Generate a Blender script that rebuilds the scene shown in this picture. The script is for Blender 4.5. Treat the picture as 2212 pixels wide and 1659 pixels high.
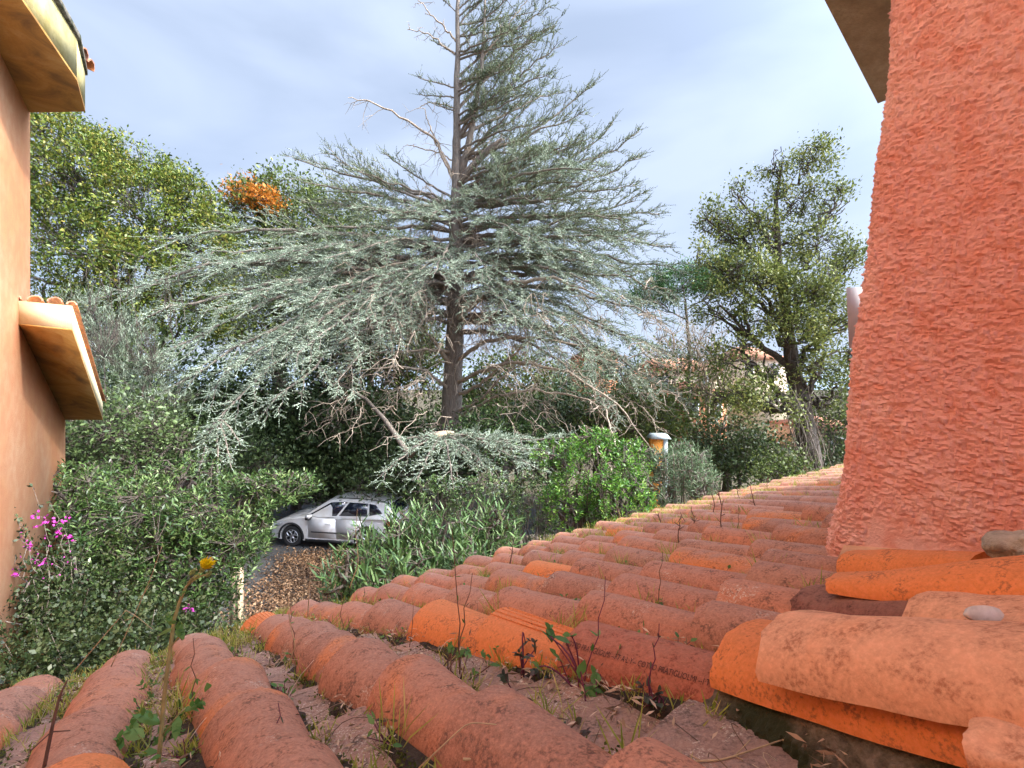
import bpy, math, random
import numpy as np
from mathutils import Vector, Matrix, noise
R = math.radians
C = bpy.context.scene.collection
for o in list(bpy.data.objects): bpy.data.objects.remove(o)
rng = np.random.default_rng(11)
import warnings; warnings.filterwarnings('ignore')
random.seed(5)
ZC = 5.3                       # camera height over the drive

# ------------------------------------------------------------ camera
sc = bpy.context.scene
cam = bpy.data.cameras.new('camera'); co = bpy.data.objects.new('camera', cam); C.objects.link(co)
co.location = (0, 0, ZC); co.rotation_euler = (R(90), 0, 0)
cam.sensor_width = 36; cam.lens = 36*1020/2212; cam.clip_start = .02; cam.clip_end = 3000
sc.camera = co

# ------------------------------------------------------------ world and sun
SAZ, SEL = R(106), R(43)       # azimuth from the view axis towards the right, elevation
SDIR = (math.sin(SAZ)*math.cos(SEL), math.cos(SAZ)*math.cos(SEL), math.sin(SEL))
w = bpy.data.worlds.new('World'); sc.world = w; w.use_nodes = True
nt = w.node_tree; nt.nodes.clear()
def wn(t, **k):
    n = nt.nodes.new(t)
    for a, b in k.items(): setattr(n, a, b)
    return n
out = wn('ShaderNodeOutputWorld'); bg = wn('ShaderNodeBackground')
sky = wn('ShaderNodeTexSky', sky_type='NISHITA'); sky.sun_disc = False
sky.sun_elevation = SEL; sky.sun_rotation = SAZ; sky.air_density = 1.0; sky.dust_density = 2.0
tc = wn('ShaderNodeTexCoord'); mp = wn('ShaderNodeMapping'); mp.inputs['Scale'].default_value = (1.2, 1.6, 4.0); mp.inputs['Location'].default_value = (2.1, .4, .3)
mp.inputs['Rotation'].default_value = (0, R(18), R(20))
nz = wn('ShaderNodeTexNoise'); nz.inputs['Scale'].default_value = 1.5; nz.inputs['Detail'].default_value = 5; nz.inputs['Roughness'].default_value = .45; nz.inputs['Distortion'].default_value = .4
rp = wn('ShaderNodeValToRGB'); rp.color_ramp.elements[0].position = .36; rp.color_ramp.elements[0].color = (.60,)*3+(1,); rp.color_ramp.elements[1].position = .62; rp.color_ramp.elements[1].color = (1.,)*3+(1,)
hs = wn('ShaderNodeVectorMath', operation='SCALE'); hs.inputs[3].default_value = 1.0
cl = wn('ShaderNodeMix', data_type='RGBA')      # hazy cloud over the blue
cl.inputs[7].default_value = (4.0, 4.75, 6.2, 1)
dt = wn('ShaderNodeVectorMath', operation='DOT_PRODUCT'); dt.inputs[1].default_value = SDIR
mx = wn('ShaderNodeMath', operation='MAXIMUM'); mx.inputs[1].default_value = 0
pw = wn('ShaderNodeMath', operation='POWER'); pw.inputs[1].default_value = 6
ml = wn('ShaderNodeMath', operation='MULTIPLY_ADD'); ml.inputs[1].default_value = 12; ml.inputs[2].default_value = 1.0
gl = wn('ShaderNodeVectorMath', operation='SCALE')
L = nt.links.new
L(tc.outputs['Generated'], mp.inputs['Vector']); L(mp.outputs[0], nz.inputs['Vector']); L(nz.outputs['Fac'], rp.inputs['Fac'])
L(rp.outputs['Color'], cl.inputs[0]); L(sky.outputs[0], cl.inputs[6])
L(tc.outputs['Generated'], dt.inputs[0]); L(dt.outputs['Value'], mx.inputs[0]); L(mx.outputs[0], pw.inputs[0]); L(pw.outputs[0], ml.inputs[0])
L(cl.outputs[2], gl.inputs[0]); L(ml.outputs[0], gl.inputs[3])
L(gl.outputs[0], bg.inputs['Color']); bg.inputs['Strength'].default_value = .10
L(bg.outputs[0], out.inputs['Surface'])
sun = bpy.data.lights.new('sun', 'SUN'); so = bpy.data.objects.new('sun', sun); C.objects.link(so)
sun.energy = 3.8; sun.angle = R(3.0); sun.color = (1, .94, .84)
so.rotation_euler = Vector(SDIR).to_track_quat('Z', 'Y').to_euler()
vs = sc.view_settings; vs.view_transform = 'Standard'; vs.look = 'None'; vs.exposure = .88; vs.gamma = 1
sc.render.use_motion_blur = False
sc.cycles.max_bounces = 6; sc.cycles.diffuse_bounces = 4; sc.cycles.transparent_max_bounces = 8

# ------------------------------------------------------------ helpers
F_, CX, CY = 1020., 1106., 829.5
Ed = np.array([.805, .593, 0.]); Hd = np.array([-.593, .805, 0.])
def P(x, y, Y):                 # a point at depth Y metres
    return np.array([(x-CX)/F_*Y, Y, ZC+(CY-y)/F_*Y])
OFF, SL = .29, .316
def zroof(h): return ZC-OFF-SL*h
def EH(e, h, z): return Ed*e+Hd*h+np.array([0, 0, z])
def hump(h): return .03*math.sin(math.pi*min(max((h-.3)/2.3, 0), 1))
def RT(e, h, dz=0): return EH(e, h, zroof(h)+hump(h)+dz)      # a point dz above the tile-crest surface
def hit(x, y, raise_=0.):       # pixel ray onto the roof plane
    off = OFF-raise_; dx = (x-CX)/F_; dz = (CY-y)/F_; hh = dx*Hd[0]+Hd[1]
    Y = off/(-dz-SL*hh)
    return P(x, y, Y)
def WP(x, y, e):                # pixel ray onto the vertical plane e = const
    dx = (x-CX)/F_; return P(x, y, e/(dx*Ed[0]+Ed[1]))
def nrm(v): v = np.asarray(v, float); return v/max(np.linalg.norm(v), 1e-9)
def nrmv(v): return v/np.maximum(np.linalg.norm(v, axis=-1, keepdims=True), 1e-9)
def rdir(n):
    return nrmv(rng.normal(size=(n, 3)))

class MB:
    def __init__(s): s.v = []; s.f = []; s.n = 0; s.m = []
    def add(s, v, f, mi=0):
        v = np.asarray(v, float).reshape(-1, 3)
        for fa in (f if isinstance(f, list) and len(f) and isinstance(f[0], np.ndarray) and f[0].ndim == 2 else [np.asarray(f)]):
            if len(fa): s.f.append(fa+s.n); s.m.append(np.full(len(fa), mi))
        s.v.append(v); s.n += len(v)
    def poly(s, v, faces, mi=0):       # arbitrary-size faces
        v = np.asarray(v, float)
        for f in faces: s.f.append(np.array([f])+s.n); s.m.append(np.array([mi]))
        s.v.append(v); s.n += len(v)
    def box(s, a, b, mi=0):
        (x0, y0, z0), (x1, y1, z1) = a, b
        v = [(x0,y0,z0),(x1,y0,z0),(x1,y1,z0),(x0,y1,z0),(x0,y0,z1),(x1,y0,z1),(x1,y1,z1),(x0,y1,z1)]
        s.add(v, np.array([(0,3,2,1),(4,5,6,7),(0,1,5,4),(1,2,6,5),(2,3,7,6),(3,0,4,7)]), mi)
    def hexa(s, v, mi=0):              # 8 corners, bottom ring then top ring
        s.add(v, np.array([(0,3,2,1),(4,5,6,7),(0,1,5,4),(1,2,6,5),(2,3,7,6),(3,0,4,7)]), mi)
    def prism(s, pts, d, mi=0):        # polygon pts extruded by vector d
        pts = np.asarray(pts, float); n = len(pts); v = np.vstack([pts, pts+np.asarray(d)])
        s.poly(v, [list(range(n))[::-1], list(range(n, 2*n))]+[[i, (i+1) % n, n+(i+1) % n, n+i] for i in range(n)], mi)
    def tube(s, pts, r, k=6, mi=0, cap=True, jit=0):
        pts = np.asarray(pts, float); n = len(pts); r = np.broadcast_to(np.asarray(r, float), (n,))
        t = np.gradient(pts, axis=0); t = nrmv(t)
        up = np.array([.3, .2, 1.]) if abs(t[0][2]) < .9 else np.array([1., .1, 0])
        a = nrm(np.cross(t[0], up)); V = []
        for i in range(n):
            a = nrm(a-t[i]*np.dot(a, t[i])); b = np.cross(t[i], a)
            for j in range(k):
                th = 2*math.pi*j/k; rr = r[i]*(1+(jit*math.sin(j*2.3+i*.7) if jit else 0))
                V.append(pts[i]+rr*(math.cos(th)*a+math.sin(th)*b))
        i, j = np.meshgrid(np.arange(n-1), np.arange(k), indexing='ij'); i = i.ravel(); j = j.ravel()
        f = np.stack([i*k+j, i*k+(j+1) % k, (i+1)*k+(j+1) % k, (i+1)*k+j], 1)
        s.add(V, f, mi)
        if cap and k > 3:
            s.f.append(np.array([[s.n-k+q for q in range(k)]])); s.m.append(np.array([mi]))
            s.f.append(np.array([[s.n-n*k+q for q in range(k)][::-1]])); s.m.append(np.array([mi]))
    def segs(s, A, B, ra, rb, k=3, mi=0):
        A = np.asarray(A, float); B = np.asarray(B, float); n = len(A)
        if n == 0: return
        ra = np.broadcast_to(ra, (n,)); rb = np.broadcast_to(rb, (n,))
        t = nrmv(B-A); up = np.where(np.abs(t[:, 2:3]) < .9, np.array([[0, 0, 1.]]), np.array([[1., 0, 0]]))
        a = nrmv(np.cross(t, up)); b = np.cross(t, a); V = []
        for q, (c, r) in enumerate(((A, ra), (B, rb))):
            for j in range(k):
                th = 2*math.pi*j/k; V.append(c+r[:, None]*(math.cos(th)*a+math.sin(th)*b))
        V = np.stack(V, 1).reshape(-1, 3)
        f = np.concatenate([np.arange(n)[:, None]*2*k+np.array([[j, (j+1) % k, k+(j+1) % k, k+j]]) for j in range(k)])
        s.add(V, f, mi)
    def leaves(s, Pb, D, Lg, W, fold=.15, mi=0, curl=0.):
        Pb = np.asarray(Pb, float); n = len(Pb)
        if n == 0: return
        D = nrmv(D); Lg = np.broadcast_to(Lg, (n,))[:, None]; W = np.broadcast_to(W, (n,))[:, None]
        rn = nrmv(rng.normal(size=(n, 3))+np.array([0, 0, 1.3])); S = nrmv(np.cross(D, rn)); N = np.cross(S, D)
        m = Pb+D*Lg*.5+N*W*fold
        tip = Pb+D*Lg-np.array([0, 0, 1.])*Lg*curl
        V = np.stack([Pb, m+S*W*.5, tip, m-S*W*.5], 1).reshape(-1, 3)
        s.add(V, np.arange(n)[:, None]*4+np.array([[0, 1, 2, 3]]), mi)
    def lances(s, Pb, D, Lg, W, mi=0, curl=.1):       # long leaves, two quads
        Pb = np.asarray(Pb, float); n = len(Pb)
        if n == 0: return
        D = nrmv(D); Lg = np.broadcast_to(Lg, (n,))[:, None]; W = np.broadcast_to(W, (n,))[:, None]
        rn = nrmv(rng.normal(size=(n, 3))*.4+np.array([0, 0, 1.3])); S = nrmv(np.cross(D, rn)); dn = np.array([0, 0, -1.])
        a = Pb; b = Pb+D*Lg*.3; c = Pb+D*Lg*.65+dn*Lg*curl*.5; t = Pb+D*Lg+dn*Lg*curl
        V = np.stack([a, b+S*W*.5, c+S*W*.42, t, c-S*W*.42, b-S*W*.5], 1).reshape(-1, 3)
        I = np.arange(n)[:, None]*6
        s.add(V, [I+np.array([[1, 2, 4, 5]]), I+np.array([[0, 1, 5]]), I+np.array([[2, 3, 4]])], mi)
    def build(s, name, mat, parent=None, smooth=False):
        me = bpy.data.meshes.new(name); V = np.vstack(s.v).astype(np.float32)
        loops = np.concatenate([f.ravel() for f in s.f]).astype(np.int32)
        tot = np.concatenate([np.full(len(f), f.shape[1]) for f in s.f]).astype(np.int32)
        st = np.concatenate([[0], np.cumsum(tot)[:-1]]).astype(np.int32)
        me.vertices.add(len(V)); me.vertices.foreach_set('co', V.ravel())
        me.loops.add(len(loops)); me.loops.foreach_set('vertex_index', loops)
        me.polygons.add(len(tot)); me.polygons.foreach_set('loop_start', st)
        try: me.polygons.foreach_set('loop_total', tot)
        except Exception: pass
        mats = mat if isinstance(mat, (list, tuple)) else [mat]
        for m in mats: me.materials.append(m)
        if len(mats) > 1: me.polygons.foreach_set('material_index', np.concatenate(s.m).astype(np.int32))
        if smooth: me.polygons.foreach_set('use_smooth', np.ones(len(tot), bool))
        me.update(calc_edges=True); me.validate()
        if smooth: me.set_sharp_from_angle(angle=R(42))
        o = bpy.data.objects.new(name, me); C.objects.link(o)
        if parent is not None: o.parent = parent; o.matrix_parent_inverse = parent_inv(parent)
        return o
def parent_inv(p):
    return Matrix.Translation(-Vector(p.location)) if p.parent is None else Matrix.Identity(4)
def tag(o, label, cat, group=None, kind=None):
    if label: o['label'] = label
    if cat: o['category'] = cat
    if group: o['group'] = group
    if kind: o['kind'] = kind
    return o
def thing(name, label, cat, loc=(0, 0, 0), group=None):
    o = bpy.data.objects.new(name, None); C.objects.link(o); o.location = tuple(loc); o.empty_display_size = .2
    return tag(o, label, cat, group)

# ------------------------------------------------------------ materials
def newmat(name):
    m = bpy.data.materials.new(name); m.use_nodes = True; t = m.node_tree
    return m, t, t.nodes['Principled BSDF'], t.nodes['Material Output']
def node(t, ty, **k):
    n = t.nodes.new(ty)
    for a, b in k.items():
        if a in n.bl_rna.properties: setattr(n, a, b)
        else: n.inputs[a.replace('_', ' ')].default_value = b
    return n
def c4(c): return tuple(c)+(1,)
def ramp(t, fac, stops):
    r = t.nodes.new('ShaderNodeValToRGB'); e = r.color_ramp.elements
    while len(e) < len(stops): e.new(.5)
    for q, (p, c) in zip(e, stops): q.position = p; q.color = c4(c) if not isinstance(c, (int, float)) else (c, c, c, 1)
    t.links.new(fac, r.inputs['Fac']); return r.outputs['Color']
def noise_(t, scale, detail=4, rough=.5, vec=None, dist=0):
    n = t.nodes.new('ShaderNodeTexNoise'); n.inputs['Scale'].default_value = scale; n.inputs['Detail'].default_value = detail
    n.inputs['Roughness'].default_value = rough; n.inputs['Distortion'].default_value = dist
    if vec is None:
        tcn = t.nodes.new('ShaderNodeTexCoord'); vec = tcn.outputs['Object']
    t.links.new(vec, n.inputs['Vector']); return n.outputs['Fac']
def mix_(t, fac, a, b, mode='MIX'):
    n = t.nodes.new('ShaderNodeMix'); n.data_type = 'RGBA'; n.blend_type = mode
    for i, v in ((0, fac), (6, a), (7, b)):
        if hasattr(v, 'links'): t.links.new(v, n.inputs[i])
        else: n.inputs[i].default_value = v if i == 0 else c4(v)
    return n.outputs[2]
def bump_(t, b, h, strength=.3, dist=.01):
    n = t.nodes.new('ShaderNodeBump'); n.inputs['Strength'].default_value = strength; n.inputs['Distance'].default_value = dist
    t.links.new(h, n.inputs['Height']); t.links.new(n.outputs[0], b.inputs['Normal'])
def leafmat(name, cols, trans=.25, rough=.5, clump=.5, spec=.35):
    """cols: dark, mid, light leaf colours chosen per leaf, shifted by a slow noise"""
    m, t, b, o = newmat(name)
    g = t.nodes.new('ShaderNodeNewGeometry'); isl = g.outputs['Random Per Island']
    nf = noise_(t, clump, 3)
    ad = node(t, 'ShaderNodeMath', operation='MULTIPLY_ADD'); t.links.new(nf, ad.inputs[0]); ad.inputs[1].default_value = .9
    t.links.new(isl, ad.inputs[2])
    sb = node(t, 'ShaderNodeMath', operation='MULTIPLY_ADD'); t.links.new(ad.outputs[0], sb.inputs[0]); sb.inputs[1].default_value = .75; sb.inputs[2].default_value = -.2
    n = len(cols); col = ramp(t, sb.outputs[0], [(i/(n-1)*.98+.01, c) for i, c in enumerate(cols)])
    t.links.new(col, b.inputs['Base Color']); b.inputs['Roughness'].default_value = rough; b.inputs['Specular IOR Level'].default_value = spec
    tr = t.nodes.new('ShaderNodeBsdfTranslucent'); t.links.new(col, tr.inputs['Color'])
    ms = t.nodes.new('ShaderNodeMixShader'); ms.inputs[0].default_value = trans
    t.links.new(b.outputs[0], ms.inputs[1]); t.links.new(tr.outputs[0], ms.inputs[2]); t.links.new(ms.outputs[0], o.inputs['Surface'])
    return m
def plain(name, c, rough=.6, metal=0, var=.15, scale=8, bmp=0, bs=60):
    m, t, b, o = newmat(name)
    nf = noise_(t, scale, 5, .6)
    col = ramp(t, nf, [(.3, [x*(1-var) for x in c]), (.7, [min(1, x*(1+var)) for x in c])])
    t.links.new(col, b.inputs['Base Color']); b.inputs['Roughness'].default_value = rough; b.inputs['Metallic'].default_value = metal
    if bmp: bump_(t, b, noise_(t, bs, 4, .6), bmp, .01)
    return m
def barkmat(name, a, b_, scale=6):
    m, t, b, o = newmat(name)
    tcn = t.nodes.new('ShaderNodeTexCoord'); mpn = t.nodes.new('ShaderNodeMapping'); mpn.inputs['Scale'].default_value = (4, 4, 1)
    t.links.new(tcn.outputs['Object'], mpn.inputs[0])
    nf = noise_(t, scale, 6, .65, mpn.outputs[0], .3)
    t.links.new(ramp(t, nf, [(.32, a), (.68, b_)]), b.inputs['Base Color']); b.inputs['Roughness'].default_value = .9
    bump_(t, b, nf, .8, .04); return m
def terracotta(name, body, orange, dark, lichen=.1, orange_amt=.5, rough=.85, bs=1., weather=.75, grt=.3):
    m, t, b, o = newmat(name)
    g = t.nodes.new('ShaderNodeNewGeometry'); isl = g.outputs['Random Per Island']
    tcn = t.nodes.new('ShaderNodeTexCoord'); ob = tcn.outputs['Object']
    # every tile reads its own piece of the noise
    sc_ = t.nodes.new('ShaderNodeVectorMath'); sc_.operation = 'ADD'; cmb = t.nodes.new('ShaderNodeCombineXYZ')
    m7 = node(t, 'ShaderNodeMath', operation='MULTIPLY'); t.links.new(isl, m7.inputs[0]); m7.inputs[1].default_value = 37.
    t.links.new(m7.outputs[0], cmb.inputs[2]); t.links.new(ob, sc_.inputs[0]); t.links.new(cmb.outputs[0], sc_.inputs[1]); V = sc_.outputs[0]
    big = noise_(t, 5, 3, .5, V, .6); mid = noise_(t, 26, 5, .62, V); fine = noise_(t, 170, 3, .7, V); grit = noise_(t, 420, 2, .6, V)
    # how orange this tile is
    oa = node(t, 'ShaderNodeMath', operation='MULTIPLY_ADD'); t.links.new(isl, oa.inputs[0]); oa.inputs[1].default_value = .34; oa.inputs[2].default_value = orange_amt-.67
    ob2 = node(t, 'ShaderNodeMath', operation='ADD'); t.links.new(big, ob2.inputs[0]); t.links.new(oa.outputs[0], ob2.inputs[1])
    of = ramp(t, ob2.outputs[0], [(.42, 0), (.56, 1)])
    body2 = mix_(t, ramp(t, mid, [(.3, 0), (.7, 1)]), [x*.74 for x in body], [min(1, x*1.18) for x in body])
    hue = ramp(t, isl, [(0, (1.08, .92, .86)), (.22, (.80, .92, .98)), (.4, (1.2, 1.1, 1.0)), (.6, (.72, .76, .82)), (.78, (1.05, 1.0, .95)), (.9, (.62, .68, .74)), (1, (1.12, 1.15, 1.1))])
    body2 = mix_(t, 1., body2, hue, 'MULTIPLY')
    col = mix_(t, of, body2, orange)
    gn = t.nodes.new('ShaderNodeSeparateXYZ'); t.links.new(g.outputs['True Normal'], gn.inputs[0])
    wx = node(t, 'ShaderNodeMath', operation='MULTIPLY'); t.links.new(ramp(t, gn.outputs[2], [(.55, 0), (.97, 1)]), wx.inputs[0]); t.links.new(ramp(t, mid, [(.3, .15), (.65, weather)]), wx.inputs[1])
    col = mix_(t, wx.outputs[0], col, (.36, .225, .17))          # rain-washed crests go grey-brown
    col = mix_(t, ramp(t, noise_(t, 60, 6, .75, V), [(.35, .55*min(1, weather+.15)), (.5, 0)]), col, [x*.5 for x in body])
    col = mix_(t, ramp(t, fine, [(.45, 0), (.72, .5)]), col, [min(1, x*1.35+.04) for x in body])
    dk = mix_(t, .5, mid, fine); dk2 = node(t, 'ShaderNodeMath', operation='ADD'); t.links.new(dk, dk2.inputs[0]); t.links.new(big, dk2.inputs[1])
    col = mix_(t, ramp(t, dk2.outputs[0], [(.44, .75), (.60, .0)]) if False else ramp(t, dk, [(.37, .85), (.46, 0)]), col, dark)
    col = mix_(t, ramp(t, grit, [(.33, grt), (.42, 0)]), col, dark)
    # pale lichen specks, thick on a few tiles
    sp = ramp(t, noise_(t, 210, 5, .75, V), [(.54, 0), (.60, 1)])
    patch = ramp(t, noise_(t, 9, 3, .5, V), [(.68-lichen, 0), (.74-lichen, 1)])
    col = mix_(t, mix_(t, 1., sp, patch, 'MULTIPLY'), col, (.62, .56, .46))
    t.links.new(col, b.inputs['Base Color']); b.inputs['Roughness'].default_value = rough; b.inputs['Specular IOR Level'].default_value = .2
    hgt = mix_(t, .8, mid, fine); bump_(t, b, hgt, .45*bs, .004)
    return m
M = {}
M['tile'] = terracotta('weathered_terracotta', (.52, .245, .155), (.74, .26, .08), (.15, .09, .07), .06, .30)
M['pan'] = terracotta('grey_terracotta', (.36, .25, .205), (.52, .26, .15), (.11, .085, .07), .2, .22, bs=1.5)
M['orange'] = terracotta('fresh_orange_terracotta', (.66, .235, .095), (.76, .26, .08), (.30, .125, .07), -.1, .8, bs=.5, weather=.3, grt=.1)
M['red'] = terracotta('dull_red_terracotta', (.46, .15, .085), (.62, .17, .05), (.17, .05, .035), -.05, .35, weather=.5)
M['pale'] = terracotta('pale_terracotta', (.80, .42, .25), (.82, .36, .18), (.42, .17, .09), -.05, .4, bs=.4, weather=.12, grt=.05)
M['brown'] = terracotta('brown_terracotta', (.26, .11, .08), (.42, .13, .06), (.10, .05, .04), 0, .2)

# ------------------------------------------------------------ ground and setting
def grid(x0, x1, y0, y1, nx, ny, zf):
    xs = np.linspace(x0, x1, nx); ys = np.linspace(y0, y1, ny); X, Y = np.meshgrid(xs, ys, indexing='ij')
    V = np.stack([X.ravel(), Y.ravel(), np.array([zf(a, b) for a, b in zip(X.ravel(), Y.ravel())])], 1)
    i, j = np.meshgrid(np.arange(nx-1), np.arange(ny-1), indexing='ij'); i = i.ravel(); j = j.ravel()
    return V, np.stack([i*ny+j, (i+1)*ny+j, (i+1)*ny+j+1, i*ny+j+1], 1)
m, t, b, o = newmat('soil'); nf = noise_(t, .8, 6, .6); nf2 = noise_(t, 14, 4, .6)
cc = mix_(t, nf2, ramp(t, nf, [(.35, (.045, .032, .02)), (.6, (.075, .075, .03))]), (.10, .07, .04)); t.links.new(cc, b.inputs['Base Color']); b.inputs['Roughness'].default_value = .95
bump_(t, b, nf2, .6, .05); M['soil'] = m
g = MB(); v, f = grid(-700, 700, -40, 1300, 60, 60, lambda x, y: 0); g.add(v, f); tag(g.build('ground', M['soil']), None, None, None, 'structure')
m, t, b, o = newmat('asphalt'); nf = noise_(t, 3, 5, .6); nf2 = noise_(t, 120, 3, .6)
cc = mix_(t, nf2, ramp(t, nf, [(.35, (.035, .035, .038)), (.65, (.075, .075, .075))]), (.06, .058, .055)); t.links.new(cc, b.inputs['Base Color']); b.inputs['Roughness'].default_value = .85
bump_(t, b, nf2, .4, .01); M['asphalt'] = m
g = MB(); pts = np.array([(-13, 9, .004), (-2.5, 8, .004), (1, 13, .004), (1, 20, .004), (-14, 21, .004)])
g.poly(pts, [[0, 1, 2, 3, 4]]); tag(g.build('driveway', M['asphalt']), None, None, None, 'structure')
# far hills
M['hill'] = plain('far_hill', (.20, .25, .30), .95, 0, .15, .02)
g = MB(); v, f = grid(-900, 900, 420, 1100, 90, 14, lambda x, y: -2+max(0, math.sin((y-420)/680*math.pi))*(34+22*noise.noise((x*.004, 1.3, y*.002))+9*noise.noise((x*.02, 4.1, 0))))
g.add(v, f); tag(g.build('hills', M['hill'], None, True), None, None, None, 'structure')

# fallen leaves on the drive
m, t, b, o = newmat('dead_leaf'); ge = t.nodes.new('ShaderNodeNewGeometry')
t.links.new(ramp(t, ge.outputs['Random Per Island'], [(0, (.05, .025, .012)), (.35, (.14, .07, .03)), (.7, (.26, .14, .07)), (1, (.42, .27, .15))]), b.inputs['Base Color']); b.inputs['Roughness'].default_value = .8; M['litter'] = m
g = MB(); n = 26000
a = np.array([(-6.9, 14.7), (-3.6, 15.3), (-2.6, 8.0), (-5.8, 8.0)])
u = rng.random(n)**.9; v_ = rng.random(n)
xy = ((1-u)*(1-v_))[:, None]*a[0]+((u)*(1-v_))[:, None]*a[1]+(u*v_)[:, None]*a[2]+((1-u)*v_)[:, None]*a[3]
xy += rng.normal(size=(n, 2))*.35
keep = np.array([noise.noise((p[0]*.7, p[1]*.7, 3.)) > -.33 for p in xy]); xy = xy[keep]; n = len(xy)
D = rdir(n); D[:, 2] = np.abs(D[:, 2])*.25; g.leaves(np.c_[xy, rng.random(n)*.035+.01], D, rng.uniform(.04, .10, n), rng.uniform(.025, .055, n), .3)
n2 = 5000; q = np.c_[rng.uniform(-13, 1, n2), rng.uniform(8, 21, n2), rng.random(n2)*.02+.01]; D = rdir(n2); D[:, 2] = np.abs(D[:, 2])*.3; g.leaves(q, D, .06, .035, .2)
tag(g.build('fallen_leaves', M['litter']), 'brown fallen leaves scattered over the dark drive', 'fallen leaves', None, 'stuff')

# ------------------------------------------------------------ tiled roof under the camera
def tile(mb, A, Bp, wa, wb, ht, th=.013, na=11, nl=5, cv=1, wob=.0025, up=None, seed=0, chip=0, mi=0):
    """barrel tile from its lower end A (crest point, width wa) to its upper end Bp (width wb)"""
    A = np.asarray(A, float); Bp = np.asarray(Bp, float); ax = nrm(Bp-A); up = np.array([0, 0, 1.]) if up is None else np.asarray(up, float)
    sd = nrm(np.cross(ax, up)); u = np.cross(sd, ax); V = []
    for lay in (0, 1):
        for i in range(nl):
            s = i/(nl-1); w_ = wa+(wb-wa)*s; hh = ht*(w_/max(wa, wb)); c = A+(Bp-A)*s
            for j in range(na):
                th_ = -math.pi/2*1.0+math.pi*j/(na-1)
                rx = w_/2-lay*th; rz = hh-lay*th
                x = rx*math.sin(th_); z = hh*0+rz*math.cos(th_)-hh
                if cv < 0: x = w_/2*math.sin(th_); z = (ht*math.cos(th_))*.5-lay*th*.9
                k = wob*noise.noise((s*3+seed*7.3, th_*1.5, seed*1.7+lay*.01))*2
                e_ = 0
                if lay == 0 or True:
                    ew = .006*min(1, max(wa, wb)/.15)**2
                    if i == 0: e_ = ew*noise.noise((j*.9, seed*3.1, 0))
                    if i == nl-1: e_ = ew*noise.noise((j*.9, seed*3.1, 5))
                    if chip and i == 0: e_ += chip*max(0, noise.noise((j*.6+seed, seed*2., 9)))*1.5
                V.append(c+sd*x+u*(z+k)+ax*e_)
    N = nl*na; F = []
    for i in range(nl-1):
        for j in range(na-1):
            a = i*na+j; F.append((a, a+1, a+na+1, a+na)); F.append((N+a, N+a+na, N+a+na+1, N+a+1))
    for j in range(na-1):
        F.append((j, N+j, N+j+1, j+1)); a = (nl-1)*na+j; F.append((a, a+1, N+a+1, N+a))
    for i in range(nl-1):
        a = i*na; F.append((a, a+na, N+a+na, N+a)); a = i*na+na-1; F.append((a, N+a, N+a+na, a+na))
    mb.add(V, np.array(F), mi)
house = thing('tiled_house', 'low house under an old tiled roof, dry weeds growing between its tiles', 'house', tuple(EH(1.5, 0, 0)))
def heave(e): return float(np.interp(e, [-2, -.4, .4, 1.1, 2, 3.7, 6.8, 9], [2.25, 2.27, 2.43, 2.54, 2.72, 2.83, 2.5, 2.4]))
cols = [(-.88, -.95), (-.62, -.66), (-.36, -.40), (-.124, -.14), (.086, .14), (.365, .39), (.56, .74), (.84, .93), (1.09, 1.09), (1.33, 1.27), (1.62, 1.42), (1.93, 1.60), (2.2, 1.82)]
e_ = 2.2
while e_ < 8: e_ += .24+rng.normal()*.012; cols.append((e_, e_-.4))
def ecol(c, h): a, b_ = cols[c]; return a+(b_-a)*(2.5-h)/2.1 if h < 2.5 else a
cov, pan, spec_tiles = MB(), MB(), []
sd_ = 0; parts_special = []
OR_SET = {(3, 6), (6, 4), (8, 7), (4, 99)}
TEXTILE = None
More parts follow.
